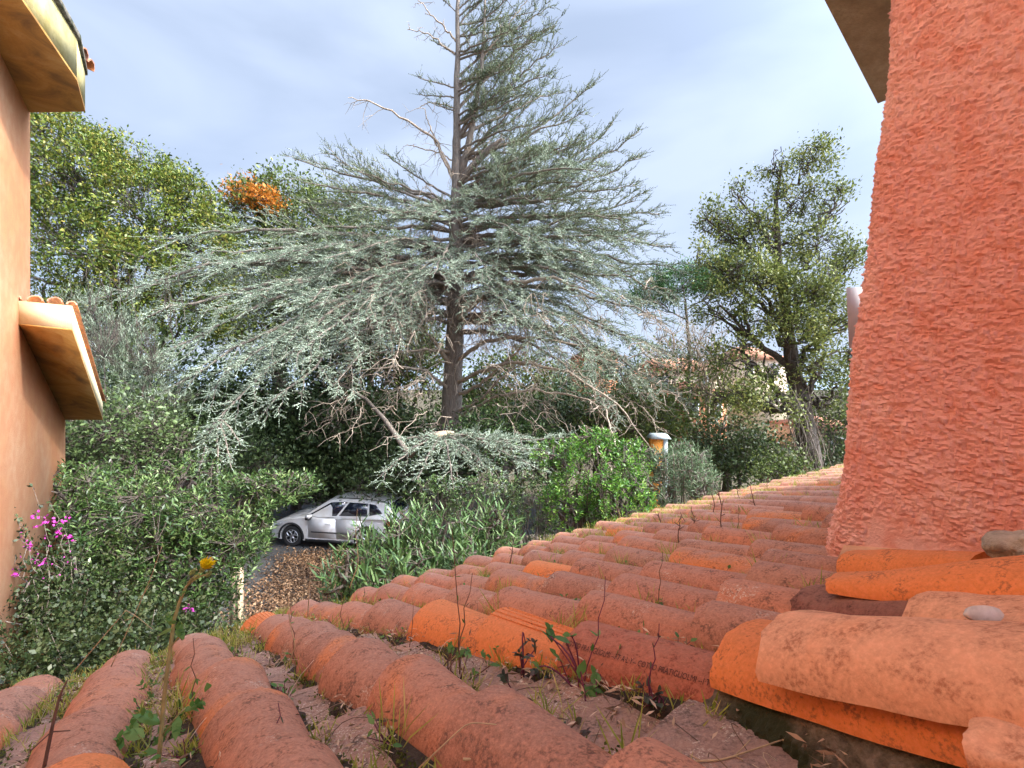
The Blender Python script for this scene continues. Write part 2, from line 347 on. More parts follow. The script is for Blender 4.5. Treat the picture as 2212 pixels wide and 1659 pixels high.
for c in range(len(cols)):
    h = heave(cols[c][0])+rng.normal()*.02; k = 0
    while h > -1.2:
        sd_ += 1; ex = rng.uniform(.29, .35)
        if c == 6:       # the row with the ribbed orange tile and the stamped red one
            seq = [2.52, 2.24, 1.93, 1.63, 1.317, .98, .719, .40, .1, -.2, -.5, -.9, -1.3]; h = seq[min(k, 12)]; ex = h-seq[min(k+1, 12)]
        if c == 5:
            seq = [2.516, 2.17, 1.823, 1.57, 1.34, 1.119, .897, .609, .33, .05, -.25, -.55, -.85, -1.3]; h = seq[min(k, 13)]; ex = h-seq[min(k+1, 13)]
        h2 = h-ex-.06
        if k > 60: break
        inside = (ecol(c, h) > 1.46 and h < .53)
        if not inside:
            dz = rng.normal()*.006; jx = rng.normal()*.008
            A = RT(ecol(c, h)+jx, h, dz); B_ = RT(ecol(c, h2)+jx*.3, h2, -.044)
            wa = .176+rng.normal()*.006; wb = .128
            if c == 6: wa, wb = .20, .158
            near = max(0, 1-math.hypot(cols[c][0], h)/3)
            mb = cov; nm = None
            if c == 6 and k == 5: nm = ('cover_tile', 'orange', 'bright orange cover tile with ribs along its top', 'rib')
            elif c == 6 and k == 6: nm = ('cover_tile', 'red', 'dull red cover tile stamped with small lettering', 'text')
            elif c == 6 and k == 4: nm = ('cover_tile', 'orange', None, None)
            elif c == 3 and k == 4: nm = ('cover_tile', 'orange', 'bright orange cover tile with a ragged edge', 'ragged')
            elif c == 4 and k == 0: nm = None
            elif c == 5 and k == 0: nm = ('cover_tile', 'orange', 'fine-grooved orange cover tile at the eave', 'groove')
            elif c == 9 and k == 3: nm = ('cover_tile', 'orange', None, None)
            if nm:
                mb = MB(); parts_special.append((mb, nm, A, B_, wa, wb, sd_))
            if not (c == 6 and k >= 7) and not (c == 7 and k >= 9 and False):
                tile(mb, A, B_, wa, wb, .084 if c != 6 else .100, .015, 15 if near > .2 else 9, 5 if near > .2 else 3, 1, .0013, seed=sd_*.37, chip=.012 if sd_ % 5 == 0 else 0)
        h -= ex; k += 1
    # flat pans between this row and the next
    if c+1 < len(cols):
        h = heave(cols[c][0])-.03+rng.normal()*.02
        while h > -1.2:
            sd_ += 1; ex = rng.uniform(.26, .32); h2 = h-ex-.05
            em = (ecol(c, h)+ecol(c+1, h))/2; em2 = (ecol(c, h2)+ecol(c+1, h2))/2; wd = abs(ecol(c+1, h)-ecol(c, h))-.02; wd2 = abs(ecol(c+1, h2)-ecol(c, h2))-.02
            if not (em > 1.5 and h < .5):
                tile(pan, RT(em+rng.normal()*.006, h, -.098+rng.normal()*.004), RT(em2+rng.normal()*.006, h2, -.132), max(wd, .14)+.045, max(wd2, .14)+.045, .05, .018, 11, 4, -1, .003, seed=sd_*.37)
            h -= ex
tl = cov.build('cover_tiles', M['tile'], house, True); pn = pan.build('pan_tiles', M['pan'], house, True)
for mb, nm, A, B_, wa, wb, s_ in parts_special:
    if nm[3] in ('rib', 'groove'):
        ax = nrm(B_-A); sdv = nrm(np.cross(ax, [0, 0, 1.])); u = np.cross(sdv, ax); ht = .100 if nm[3] == 'rib' else .084
        for q in range(5 if nm[3] == 'rib' else 9):
            th_ = R(-22+q*9) if nm[3] == 'rib' else R(-40+q*10)
            pts = [A+(B_-A)*s+sdv*((wa+(wb-wa)*s)/2*math.sin(th_))+u*(ht*(wa+(wb-wa)*s)/wa*(math.cos(th_)-1)+.0005) for s in np.linspace(.0, .98, 6)]
            mb.tube(pts, .0022 if nm[3] == 'rib' else .0012, 5)
    o = mb.build(nm[0], M[nm[1]], house, True)
    if nm[2]: o['label'] = nm[2]
    if nm[3] == 'text':
        cu = bpy.data.curves.new('tile_lettering', 'FONT'); cu.body = 'COTTO PRATIGLIOLMI ──I·T·A·L·Y── COTTO PRATIGLIOLMI ──I·T·A·L·Y──'.replace('─', '-'); cu.size = .017; cu.resolution_u = 2
        to = bpy.data.objects.new('tmp_text', cu); C.objects.link(to); bpy.context.view_layer.update()
        dg = bpy.context.evaluated_depsgraph_get(); me0 = to.evaluated_get(dg).to_mesh()
        vv = np.array([v.co[:] for v in me0.vertices]); ff = [list(p.vertices) for p in me0.polygons]
        bpy.data.objects.remove(to)
        ax = nrm(B_-A); sdv = nrm(np.cross(ax, [0, 0, 1.])); u = np.cross(sdv, ax); Lt = np.linalg.norm(B_-A); wdt = vv[:, 0].max()
        V2 = []
        for x, y, z in vv:
            s = .02+x/wdt*.86; w_ = wa+(wb-wa)*s; th_ = R(38)-(y-.004)/(.1)
            V2.append(A+(B_-A)*s+sdv*((w_/2+.0012)*math.sin(th_))+u*(.100*(w_/wa)*(math.cos(th_)-1)+.0012*math.cos(th_)+.001))
        TX = (V2, ff, o)
M['letter'] = plain('stamped_lettering', (.07, .03, .025), .9)
g = MB(); g.poly(TX[0], TX[1]); q_ = g.build('stamped_lettering', M['letter'], TX[2])
g = MB()      # near-black strips that paint in shade along the feet of every cover row
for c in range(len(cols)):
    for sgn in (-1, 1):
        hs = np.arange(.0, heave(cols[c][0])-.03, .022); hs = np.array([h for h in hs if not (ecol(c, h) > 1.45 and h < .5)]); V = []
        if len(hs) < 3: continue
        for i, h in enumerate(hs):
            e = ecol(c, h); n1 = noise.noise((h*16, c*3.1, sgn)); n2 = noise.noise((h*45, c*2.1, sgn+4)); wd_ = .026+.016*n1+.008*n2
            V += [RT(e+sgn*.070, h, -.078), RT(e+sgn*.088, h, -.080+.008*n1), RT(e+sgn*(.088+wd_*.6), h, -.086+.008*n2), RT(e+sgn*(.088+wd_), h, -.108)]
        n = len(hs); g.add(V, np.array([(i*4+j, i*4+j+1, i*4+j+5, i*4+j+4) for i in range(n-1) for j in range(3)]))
M['jshade'] = plain('painted_joint_shade', (.055, .042, .03), .95, 0, .6, 60, .8, 200)
g.build('joint_shade', M['jshade'], house, True)
# the bed below the tiles, the house walls and eave board
m, t, b, o = newmat('mortar'); nf = noise_(t, 40, 6, .7); nf2 = noise_(t, 9, 4, .6)
cc = mix_(t, ramp(t, nf2, [(.45, 0), (.6, 1)]), ramp(t, nf, [(.3, (.05, .045, .035)), (.5, (.19, .165, .12)), (.7, (.36, .32, .25))]), (.035, .045, .015)); t.links.new(cc, b.inputs['Base Color']); b.inputs['Roughness'].default_value = .95
bump_(t, b, nf, 1., .02); M['mortar'] = m
g = MB(); es = np.linspace(-1.05, 8.2, 30); V = []
for e in es:
    for h in (heave(e)-.12, 1.5, .8, 0, -1.3): V.append(RT(e, h, -.150))
for e in es:
    for h in (heave(e)-.12, 1.5, .8, 0, -1.3): V.append(RT(e, h, -.28))
n = len(es); F = []
for i in range(n-1):
    for j in range(4): a = i*5+j; F += [(a, a+1, a+6, a+5), (a+n*5, a+n*5+5, a+n*5+6, a+n*5+1)]
    F.append((i*5, i*5+5, i*5+5+n*5, i*5+n*5))
F.append(tuple([0, 1, 1+n*5, n*5])); g.add(V, np.array(F)); g.build('roof_deck', M['mortar'], house)
def stucco(name, base, pale, red, scale=1., bmp=.6):
    m, t, b, o = newmat(name)
    big = noise_(t, .9*scale, 4, .6); mid = noise_(t, 7*scale, 5, .6); fine = noise_(t, 90*scale, 4, .7)
    col = mix_(t, ramp(t, big, [(.4, 0), (.62, 1)]), base, pale); col = mix_(t, ramp(t, mid, [(.42, .5), (.6, 0)]), col, red)
    t.links.new(col, b.inputs['Base Color']); b.inputs['Roughness'].default_value = .95; b.inputs['Specular IOR Level'].default_value = .1
    col2 = mix_(t, ramp(t, noise_(t, 55*scale, 5, .75), [(.30, .5), (.42, 0)]), col, [x*.55 for x in red]); t.links.new(col2, b.inputs['Base Color']); bump_(t, b, fine, bmp, .02); return m
M['wall_l'] = stucco('salmon_stucco', (.87, .40, .19), (.89, .50, .28), (.82, .33, .17))
g = MB(); A = EH(-.9, 2.05, 0); B2 = EH(8.0, 2.3, 0)
for s_, nme in ((1, 0),):
    g.hexa([EH(-.9, 2.0, -.1), EH(8, 2.0, -.1), EH(8, -4, -.1), EH(-.9, -4, -.1), EH(-.9, 2.0, zroof(2.0)-.17), EH(8, 2.0, zroof(2.0)-.17), EH(8, -1.15, zroof(-1.15)-.27), EH(-.9, -1.15, zroof(-1.15)-.27)])
g.build('wall', M['wall_l'], house)

# loose tiles and mortar heap by the tower
def upnormal(): return np.array([0, 0, 1.])
M['white_spot'] = plain('white_lichen', (.62, .62, .6), .9, 0, .25, 60)
def loose(name, label, a, ra, b_, rb, wa, wb, ht, mat, chip=.01, tilt=0, seed=1, ext=0.):
    A = hit(*a, ra); B_ = hit(*b_, rb); B_ = A+(B_-A)*(1+ext); mb = MB()
    ax = nrm(B_-A); sdv = np.cross(ax, [0, 0, 1.]); up = nrm(np.array([0, 0, 1.])+sdv*tilt)
    tile(mb, A, B_, wa, wb, ht, .015, 21, 13, 1, .004, up=up, seed=seed, chip=chip)
    o = mb.build(name, mat, None, True); return tag(o, label, 'roof tile', 'loose roof tiles by the tower'), A, B_
HEAP = [
 ('loose_roof_tile', 'pale peach loose tile lying topmost on the tile heap', (1695, 1318), .062, (2130, 1352), .072, .19, .17, .066, 'pale', .012, .05, 3.1, .5),
 ('loose_roof_tile', 'deep orange tile bedded on dark mossy mortar below the pale one', (1612, 1345), .02, (2120, 1425), .03, .20, .19, .075, 'orange', .006, 0, 5.2, .35),
 ('loose_roof_tile', 'short broken orange tile end poking out at the lower right', (2090, 1560), .015, (2300, 1600), .015, .07, .07, .022, 'pale', .004, 0, 8.4, .2),
 ('loose_roof_tile', 'long smooth orange tile widening away from its narrow end', (1800, 1238), .030, (2130, 1210), .055, .10, .20, .07, 'orange', .006, -.1, 2.6, .5),
 ('loose_roof_tile', 'low orange tile tucked against the foot of the rough tower wall', (1838, 1187), .02, (2122, 1193), .035, .11, .11, .06, 'orange', .004, 0, 7.7, 0),
 ('loose_roof_tile', 'brown tile wedged between the heap and the smooth orange tile', (1750, 1264), .0, (2030, 1284), .01, .17, .16, .08, 'brown', .01, 0, 4.9, 0),
 ('loose_roof_tile', 'orange-brown tile carrying one round white lichen spot', (2040, 1272), .018, (2330, 1300), .03, .22, .2, .09, 'pale', .0, 0, 6.6, .1),
]
for i, hp in enumerate(HEAP):
    o, A, B_ = loose(hp[0], hp[1], hp[2], hp[3], hp[4], hp[5], hp[6], hp[7], hp[8], M[hp[9]], hp[10], hp[11], hp[12], hp[13])
# mortar lump under the bedded tile
def lump(pts, rad, seed, nseg=14):
    mb = MB(); pts = np.asarray(pts, float); k = 26; V = []
    n = len(pts); t_ = nrmv(np.gradient(pts, axis=0))
    for i in range(n):
        a = nrm(np.cross(t_[i], [0, 0, 1.])); b_ = np.cross(a, t_[i])
        for j in range(k):
            th = 2*math.pi*j/k; rr = rad[i]*(1+.35*noise.noise((i*.35+seed, math.cos(th)*1.3, math.sin(th)*1.3))+.12*noise.noise((i*.9, math.cos(th)*3+seed, math.sin(th)*3)))
            V.append(pts[i]+rr*(math.cos(th)*a+.75*math.sin(th)*b_))
    F = [(i*k+j, i*k+(j+1) % k, (i+1)*k+(j+1) % k, (i+1)*k+j) for i in range(n-1) for j in range(k)]
    mb.add(V, np.array(F)); mb.poly(V[:k], [list(range(k))[::-1]]); mb.poly(V[-k:], [list(range(k))]); return mb
A2 = hit(1612, 1345, .02); B2_ = hit(2120, 1425, .03); B2_ = A2+(B2_-A2)*1.35; ax2 = nrm(B2_-A2); sd2 = nrm(np.cross(ax2, [0, 0, 1.]))
if sd2@np.array([0, 1, 0]) > 0: sd2 = -sd2
mb = MB(); nu, nv = 150, 22; V = []
for i in range(nu):
    s_ = -.02+i/(nu-1)*1.0; c = A2+(B2_-A2)*s_
    for j in range(nv):
        v_ = j/(nv-1); o_ = float(np.interp(v_, [0, .3, 1], [.06, .092, .135]))+.012*v_*noise.noise((s_*9, v_*2, 3)); z_ = float(np.interp(v_, [0, .3, 1], [-.055, -.084, -.135]))
        q = c+sd2*o_+np.array([0, 0, z_]); u_ = s_*60; q = q+sd2*(.012*noise.noise((u_*.35, v_*3, 1))+.007*noise.noise((u_, v_*9, 4))+.003*noise.noise((u_*2.6, v_*24, 9)))*min(1, max(0, v_-.22)*2.2)
        V.append(q)
k0 = len(V)
for i in range(nu):
    s_ = -.02+i/(nu-1)*1.0; c = A2+(B2_-A2)*s_; V.append(c-sd2*.05+np.array([0, 0, -.05])); V.append(c-sd2*.05+np.array([0, 0, -.115]))
F = [(i*nv+j, (i+1)*nv+j, (i+1)*nv+j+1, i*nv+j+1) for i in range(nu-1) for j in range(nv-1)]
F += [(k0+2*i, k0+2*i+2, (i+1)*nv, i*nv) for i in range(nu-1)]+[(k0+2*i, k0+2*i+1, k0+2*i+3, k0+2*i+2) for i in range(nu-1)]
mb.add(V, np.array(F)); mb.poly(np.array(V)[list(range(nv))+[k0+1, k0]], [list(range(nv+2))])
tag(mb.build('mortar_bed', M['mortar'], None, True), 'dark mossy lump of mortar under the bedded orange tile', 'mortar')
g = MB(); c0 = hit(2120, 1327, .028); ang = np.linspace(0, 2*math.pi, 20, endpoint=False)
V = [c0+np.array([math.cos(a)*.024*(1+.2*noise.noise((a*2, 1, 1))), 0, 0])+np.array([0, .004, .010])*math.sin(a) for a in ang]
g.prism(V, (0, -.006, .003)); tag(g.build('lichen_patch', M['white_spot']), 'round white lichen patch on the tile under the smooth orange one', 'lichen')

# ------------------------------------------------------------ rough red tower on the right
m, t, b, o = newmat('roughcast'); ge = t.nodes.new('ShaderNodeTexCoord'); sp = t.nodes.new('ShaderNodeSeparateXYZ'); t.links.new(ge.outputs['Object'], sp.inputs[0])
big = noise_(t, 3.2, 4, .6); mid = noise_(t, 16, 5, .6); fine = noise_(t, 160, 4, .7)
col = mix_(t, ramp(t, big, [(.40, 0), (.62, 1)]), (.87, .49, .43), (.90, .60, .54)); col = mix_(t, ramp(t, mid, [(.38, .6), (.52, 0)]), col, (.80, .35, .25))
hz = node(t, 'ShaderNodeMath', operation='MULTIPLY_ADD'); t.links.new(sp.outputs[2], hz.inputs[0]); hz.inputs[1].default_value = -2.2; hof = node(t, 'ShaderNodeMath', operation='ADD'); t.links.new(big, hof.inputs[0]); hof.inputs[1].default_value = 11.66; t.links.new(hof.outputs[0], hz.inputs[2])
pf = ramp(t, hz.outputs[0], [(1.0, 0), (1.45, 1)])
# worn to bare render towards the foot
col = mix_(t, pf, col, (.82, .52, .35)); t.links.new(col, b.inputs['Base Color']); b.inputs['Roughness'].default_value = .95; b.inputs['Specular IOR Level'].default_value = .1
bump_(t, b, fine, .9, .005); M['rough'] = m
TE = 1.5
tower = thing('roughcast_tower', 'rough red stuccoed tower with worn peach foot rising from the roof tiles', 'tower', tuple(EH(TE, .4, zroof(.5))))
zb = zroof(.55)-.12
def towerpt(s, z):
    """s: metres from the leaning corner along the face (positive: the face seen, negative: round the corner)"""
    q = (z-ZC+.46)/1.54; hc = .53-.14*q+.005*math.sin(z*5)+.003*math.sin(z*13+1)-.02*math.exp(-((z-ZC+.46)/.12)**2)*-1
    rad = .035
    if s > rad: e, h, n_ = TE, hc-s, (-1, 0)
    elif s < -rad: e, h, n_ = TE+(-s), hc, (0, 1)
    else:
        a = (s+rad)/(2*rad)*math.pi/2; cx, cy = TE+rad, hc-rad
        e, h = cx-rad*math.sin(a), cy+rad*math.cos(a); n_ = (-math.sin(a), math.cos(a))
    return e, h, n_
ns = np.concatenate([np.linspace(-1.8, -.15, 10)[:-1], np.arange(-.15, .60, .0035), [.9, 1.2, 2.2, 4.5]]); zs = np.concatenate([np.arange(zb, ZC+1.30, .0035), [ZC+1.5, ZC+1.8, ZC+2.6]])
Vt = np.zeros((len(ns), len(zs), 3))
for i, s in enumerate(ns):
    for j, z in enumerate(zs):
        e, h, n_ = towerpt(s, z); zz = z-ZC
        sm = 1.
        if s > .09: sm = min(1, max(.1, (zz+.40-.02*math.sin(s*20))/.07))
        x, y = s*1.0, z
        y2 = y+x*.25; v1 = noise.noise((x*66, y2*76, 0)); v2 = noise.noise((x*140+5, y2*155, 7)); v3 = noise.noise((x*9, y*11, 3)); v4 = noise.noise((x*22+9, y2*30, 2))
        v5 = noise.noise((x*190, y2*240, 5)); d = (.0062*max(-.4, v1+.3*v4)+.0068*max(-.35, v2)+.0034*v5+.003*v3)*sm+.003
        Vt[i, j] = EH(e+n_[0]*d, h+n_[1]*d, z)
ni, nj = len(ns), len(zs); ii, jj = np.meshgrid(np.arange(ni-1), np.arange(nj-1), indexing='ij'); ii = ii.ravel(); jj = jj.ravel()
g = MB(); g.add(Vt.reshape(-1, 3), np.stack([ii*nj+jj, (ii+1)*nj+jj, (ii+1)*nj+jj+1, ii*nj+jj+1], 1))
tw = g.build('wall', M['rough'], tower, True)
g = MB(); g.hexa([EH(TE+.03, .3, 4.2), EH(5.2, .3, 3.4), EH(5.2, -4, 4.2), EH(TE+.03, -4, 4.2), EH(TE+.03, .3, ZC+2.35), EH(5.2, .3, ZC+1.1), EH(5.2, -4, ZC+1.1), EH(TE+.03, -4, ZC+2.35)]); g.build('rear_wall', M['rough'], tower)
m, t, b, o = newmat('old_concrete'); nf = noise_(t, 7, 6, .65); nf2 = noise_(t, 60, 4, .6)
t.links.new(mix_(t, nf2, ramp(t, nf, [(.3, (.20, .12, .06)), (.5, (.46, .32, .18)), (.7, (.62, .48, .32))]), (.3, .22, .14)), b.inputs['Base Color']); b.inputs['Roughness'].default_value = .95; bump_(t, b, nf2, .5, .01); M['conc'] = m
g = MB(); V = []
def so_(e): return ZC+1.97-.319*(e-2.73)
e0, e1 = -.5, 3.52
g.hexa([EH(e0, 1.0, so_(e0)), EH(e1, 1.0, so_(e1)), EH(e1, -4, so_(e1)), EH(e0, -4, so_(e0)), EH(e0, 1.0, so_(e0)+.10), EH(e1, 1.0, so_(e1)+.10), EH(e1, -4, so_(e1)+.10), EH(e0, -4, so_(e0)+.10)])
g.build('roof_overhang', M['conc'], tower)
g = MB()
for k in range(16):
    e = e1-.02-k*.26
    if e > e0+.2: tile(g, EH(e+.03, .90, so_(e)+.18), EH(e-.3, .90, so_(e-.3)+.18), .2, .16, .07, .013, 9, 3, 1, seed=k*1.3)
g.build('verge_tiles', M['tile'], tower, True)
g = MB(); a = hit(1852, 1166, .03); c_ = EH(TE-.012, .33, 0)
g.hexa([EH(TE-.02, .52, ZC-.50), EH(TE-.02, .14, ZC-.42), EH(TE+.02, .14, ZC-.42), EH(TE+.02, .52, ZC-.50), EH(TE-.008, .50, ZC-.44), EH(TE-.008, .14, ZC-.37), EH(TE+.02, .14, ZC-.37), EH(TE+.02, .50, ZC-.44)])
M['peach'] = plain('bare_peach_render', (.72, .47, .32), .95, 0, .12, 20, .3); g.build('foot_render', M['peach'], tower)
M['grey_m'] = plain('grey_mortar', (.42, .40, .33), .95, 0, .35, 30, .8, 90)
mb = lump(np.linspace(hit(2130, 1180, .05), hit(2260, 1178, .05), 9), [.02, .03, .033, .035, .035, .035, .034, .03, .02], 8)
tag(mb.build('mortar_lump', M['grey_m']), 'pale grey mortar lump at the foot of the rough tower wall', 'mortar')
M['white'] = plain('white_board', (.78, .78, .80), .6, 0, .04)
g = MB(); a = P(1824, 622, 3.0); g.hexa([P(1834, 752, 3.0), P(1900, 752, 3.2), P(1900, 752, 3.26), P(1834, 752, 3.06), P(1828, 622, 3.0), P(1900, 617, 3.2), P(1900, 617, 3.26), P(1828, 622, 3.06)])
g.build('shutter_board', M['white'], tower)['label'] = 'white board standing out behind the tower corner'

# ------------------------------------------------------------ salmon house on the left
WE = -1.2
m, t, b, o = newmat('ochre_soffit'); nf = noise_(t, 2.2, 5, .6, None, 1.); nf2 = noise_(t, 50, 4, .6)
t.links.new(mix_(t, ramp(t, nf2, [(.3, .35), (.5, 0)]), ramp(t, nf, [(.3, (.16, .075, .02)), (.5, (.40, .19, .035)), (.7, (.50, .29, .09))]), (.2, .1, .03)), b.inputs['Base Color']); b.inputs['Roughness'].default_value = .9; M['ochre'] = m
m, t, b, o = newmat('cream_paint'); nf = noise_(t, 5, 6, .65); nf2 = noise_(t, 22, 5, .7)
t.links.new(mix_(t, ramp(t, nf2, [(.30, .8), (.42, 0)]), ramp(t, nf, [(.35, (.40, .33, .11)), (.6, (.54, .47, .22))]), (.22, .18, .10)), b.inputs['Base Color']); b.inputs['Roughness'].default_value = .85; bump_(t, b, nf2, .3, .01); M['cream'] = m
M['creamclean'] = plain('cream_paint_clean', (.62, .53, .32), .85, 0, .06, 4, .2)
def eh(p): return float(p@Ed), float(p@Hd), float(p[2])
lh = thing('salmon_house', 'salmon stuccoed house with cream eaves and ochre soffits', 'house', tuple(EH(-3, 5, 0)))
e_up, h_up, _ = eh(WP(65, 400, WE)); _, h_lo, z_lo = eh(WP(141, 905, WE)); _, h_ca, z_ca = eh(WP(41, 702, WE))
zsof = ZC+3.05; slp = (z_lo-z_ca)/(h_lo-h_ca)
zat = lambda h: z_ca+slp*(h-h_ca)
prof = [(-3, -.1), (h_lo, -.1), (h_lo, z_lo+.05), (h_up, zat(h_up)+.12), (h_up, zsof), (-3, zsof)]
g = MB(); pp = [EH(WE, h, z) for h, z in prof]; g.prism(pp, Ed*-7); g.build('wall', M['wall_l'], lh)
# upper eave
S1 = P(0, 109, 4.24); S2 = P(64, 215, 5.2); S3 = P(184, 248, 5.2); S4 = P(166, 175, 4.68); S5 = P(44, 0, 3.68)
for S in (S1, S2, S3, S4, S5): S[2] = ZC+3.0
S6 = S5+(S5-S4)*3; S7 = S1+(S1-S2)*3-Ed*1
ring = [S7, S2-Ed*.4, S2+np.array([0, .02, 0]), S3, S4, S5, S6]
ring = [np.array([p[0], p[1], ZC+3.0]) for p in ring]
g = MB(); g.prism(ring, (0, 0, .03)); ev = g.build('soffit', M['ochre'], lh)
g = MB()
def strip(mb, pts, z0, z1, th, out=0):
    pts = [np.array([p[0], p[1], 0.]) for p in pts]
    for a, b2 in zip(pts[:-1], pts[1:]):
        d = nrm(b2-a); n_ = np.array([d[1], -d[0], 0])*out
        i0, i1 = a-n_*th, b2-n_*th
        mb.hexa([a+[0, 0, z0], b2+[0, 0, z0], i1+[0, 0, z0], i0+[0, 0, z0], a+[0, 0, z1], b2+[0, 0, z1], i1+[0, 0, z1], i0+[0, 0, z1]])
strip(g, [S6, S5, S4], ZC+3.032, ZC+3.42, .06, 1); strip(g, [S4, S3], ZC+3.032, ZC+3.42, .06, 1); strip(g, [S3, S2-Ed*.4], ZC+3.032, ZC+3.42, .06, 1)
g.build('fascia', M['cream'], lh)
g = MB(); cR = sum(ring)/len(ring)
g.prism([p+nrm(p-cR)*.05+np.array([0, 0, .43]) for p in ring], (0, 0, .06)); g.build('eave_slab', M['mortar'], lh)
g = MB(); d = nrm(S6-S3); LL = np.linalg.norm(S6-S3)
for k in range(int(LL/.2)):
    p = S3+(S6-S3)*(k*.2/LL); p = np.array([p[0], p[1], ZC+3.58]); inn = nrm(np.array([-d[1], d[0], 0]))
    if inn@Ed > 0: inn = -inn
    tile(g, p-inn*.07, p+inn*.45+np.array([0, 0, .12]), .19, .16, .075, .013, 9, 3, 1, seed=k*.7)
g.build('eave_tiles', M['tile'], lh, True)
# lower sloping eave box
w0, w1 = WP(41, 702, WE), WP(141, 907, WE)
o0, o1 = WP(156, 714, WE+.45), WP(222, 907, WE+.45)
upv = np.array([0, 0, .25])
g = MB(); bt = [w0-Ed*.02, o0, o1, w1-Ed*.02]; lo_ = g
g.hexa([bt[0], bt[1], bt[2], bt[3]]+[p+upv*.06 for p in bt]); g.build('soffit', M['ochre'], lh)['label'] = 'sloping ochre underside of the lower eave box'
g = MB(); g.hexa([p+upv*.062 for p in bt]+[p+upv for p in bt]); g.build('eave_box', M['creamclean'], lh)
g = MB(); dn = (o1-o0); ln = np.linalg.norm(dn); dn = dn/ln; k = 0; s = 0
for r_, off in enumerate((-.04, .12, .27, .40)):
    k = 0; s = 0
    while s < ln-.1:
        base = w0+Ed*off+dn*s+upv+np.array([0, 0, .03]); bt2 = base+dn*.34+np.array([0, 0, -.014])
        tile(g, bt2+np.array([0, 0, .05 if r_ != 3 else .02]), base+np.array([0, 0, .04 if r_ != 3 else .01]), .15 if r_ < 3 else .10, .125 if r_ < 3 else .09, .07 if r_ < 3 else .05, .012, 9, 3, 1, seed=k*.9+r_); s += .30; k += 1
g.build('verge_tiles', M['tile'], lh, True)
#PART2

# ------------------------------------------------------------ plants: builders
def curve(p0, p1, bend=(0, 0, 0), n=8, wig=.0, seed=0):
    p0, p1, bend = (np.asarray(q, float) for q in (p0, p1, bend)); s = np.linspace(0, 1, n)[:, None]
    pts = p0*(1-s)+p1*s+bend*(4*s*(1-s))
    if wig:
        for i in range(1, n): pts[i] += wig*np.array([noise.noise((i*.9, seed, q*3.3)) for q in range(3)])
    return pts
def nearest(Q, S):
    out_ = np.empty(len(Q), int)
    for i in range(0, len(Q), 2000):
        d = ((Q[i:i+2000, None]-S[None])**2).sum(2); out_[i:i+2000] = d.argmin(1)
    return S[out_]
def cloud(c, r, n, shell=.55, cut=-.25, nf=1.1, low=-.7, seed=0.):
    """random points in an ellipsoid, thinned by a noise so that gaps open between clumps"""
    d = rdir(n*3); d = d[d[:, 2] > low]; rho = (shell**3+(1-shell**3)*rng.random(len(d)))**(1/3)
    q = np.asarray(c)+d*rho[:, None]*np.asarray(r)*(1+.22*np.array([noise.noise((x[0]*2.2+seed, x[1]*2.2, x[2]*2.2)) for x in d]))[:, None]
    k = np.array([noise.noise((x[0]*nf+seed, x[1]*nf, x[2]*nf)) > cut for x in q]); return q[k][:n]
def crown(mb, q, per, size, asp=.5, spread=.2, up=.2, centre=None, var=.35):
    n = len(q)*per; base = np.repeat(q, per, 0)+rng.normal(size=(n, 3))*spread
    D = rdir(n)+np.array([0, 0, up])
    if centre is not None: D += nrmv(base-np.asarray(centre))*.6
    sz = size*(1+var*rng.normal(size=n)).clip(.4, 1.8); mb.leaves(base, D, sz, sz*asp, .12)
def whorls(mb, q, k, size, asp=.28, lean=.35, centre=None, curl=.1, lance=False):
    n = len(q); ax = rdir(n)*.5+np.array([0, 0, .9])
    if centre is not None: ax += nrmv(q-np.asarray(centre))*.7
    ax = nrmv(ax); up = np.where(np.abs(ax[:, :1]) < .8, [[1., 0, 0]], [[0, 1., 0]]); a = nrmv(np.cross(ax, up)); b_ = np.cross(ax, a)
    ph = rng.random(n)*6.28
    for j in range(k):
        th = ph+j*2.4; le = lean*(1+.8*(j/k)); D = ax*(1.25-.9*j/k)*lean*2+(np.cos(th)[:, None]*a+np.sin(th)[:, None]*b_)
        sz = size*rng.uniform(.7, 1.15, n); base = q-ax*(j*.02*size/.1)
        (mb.lances if lance else mb.leaves)(base, D, sz, sz*asp, curl=curl)
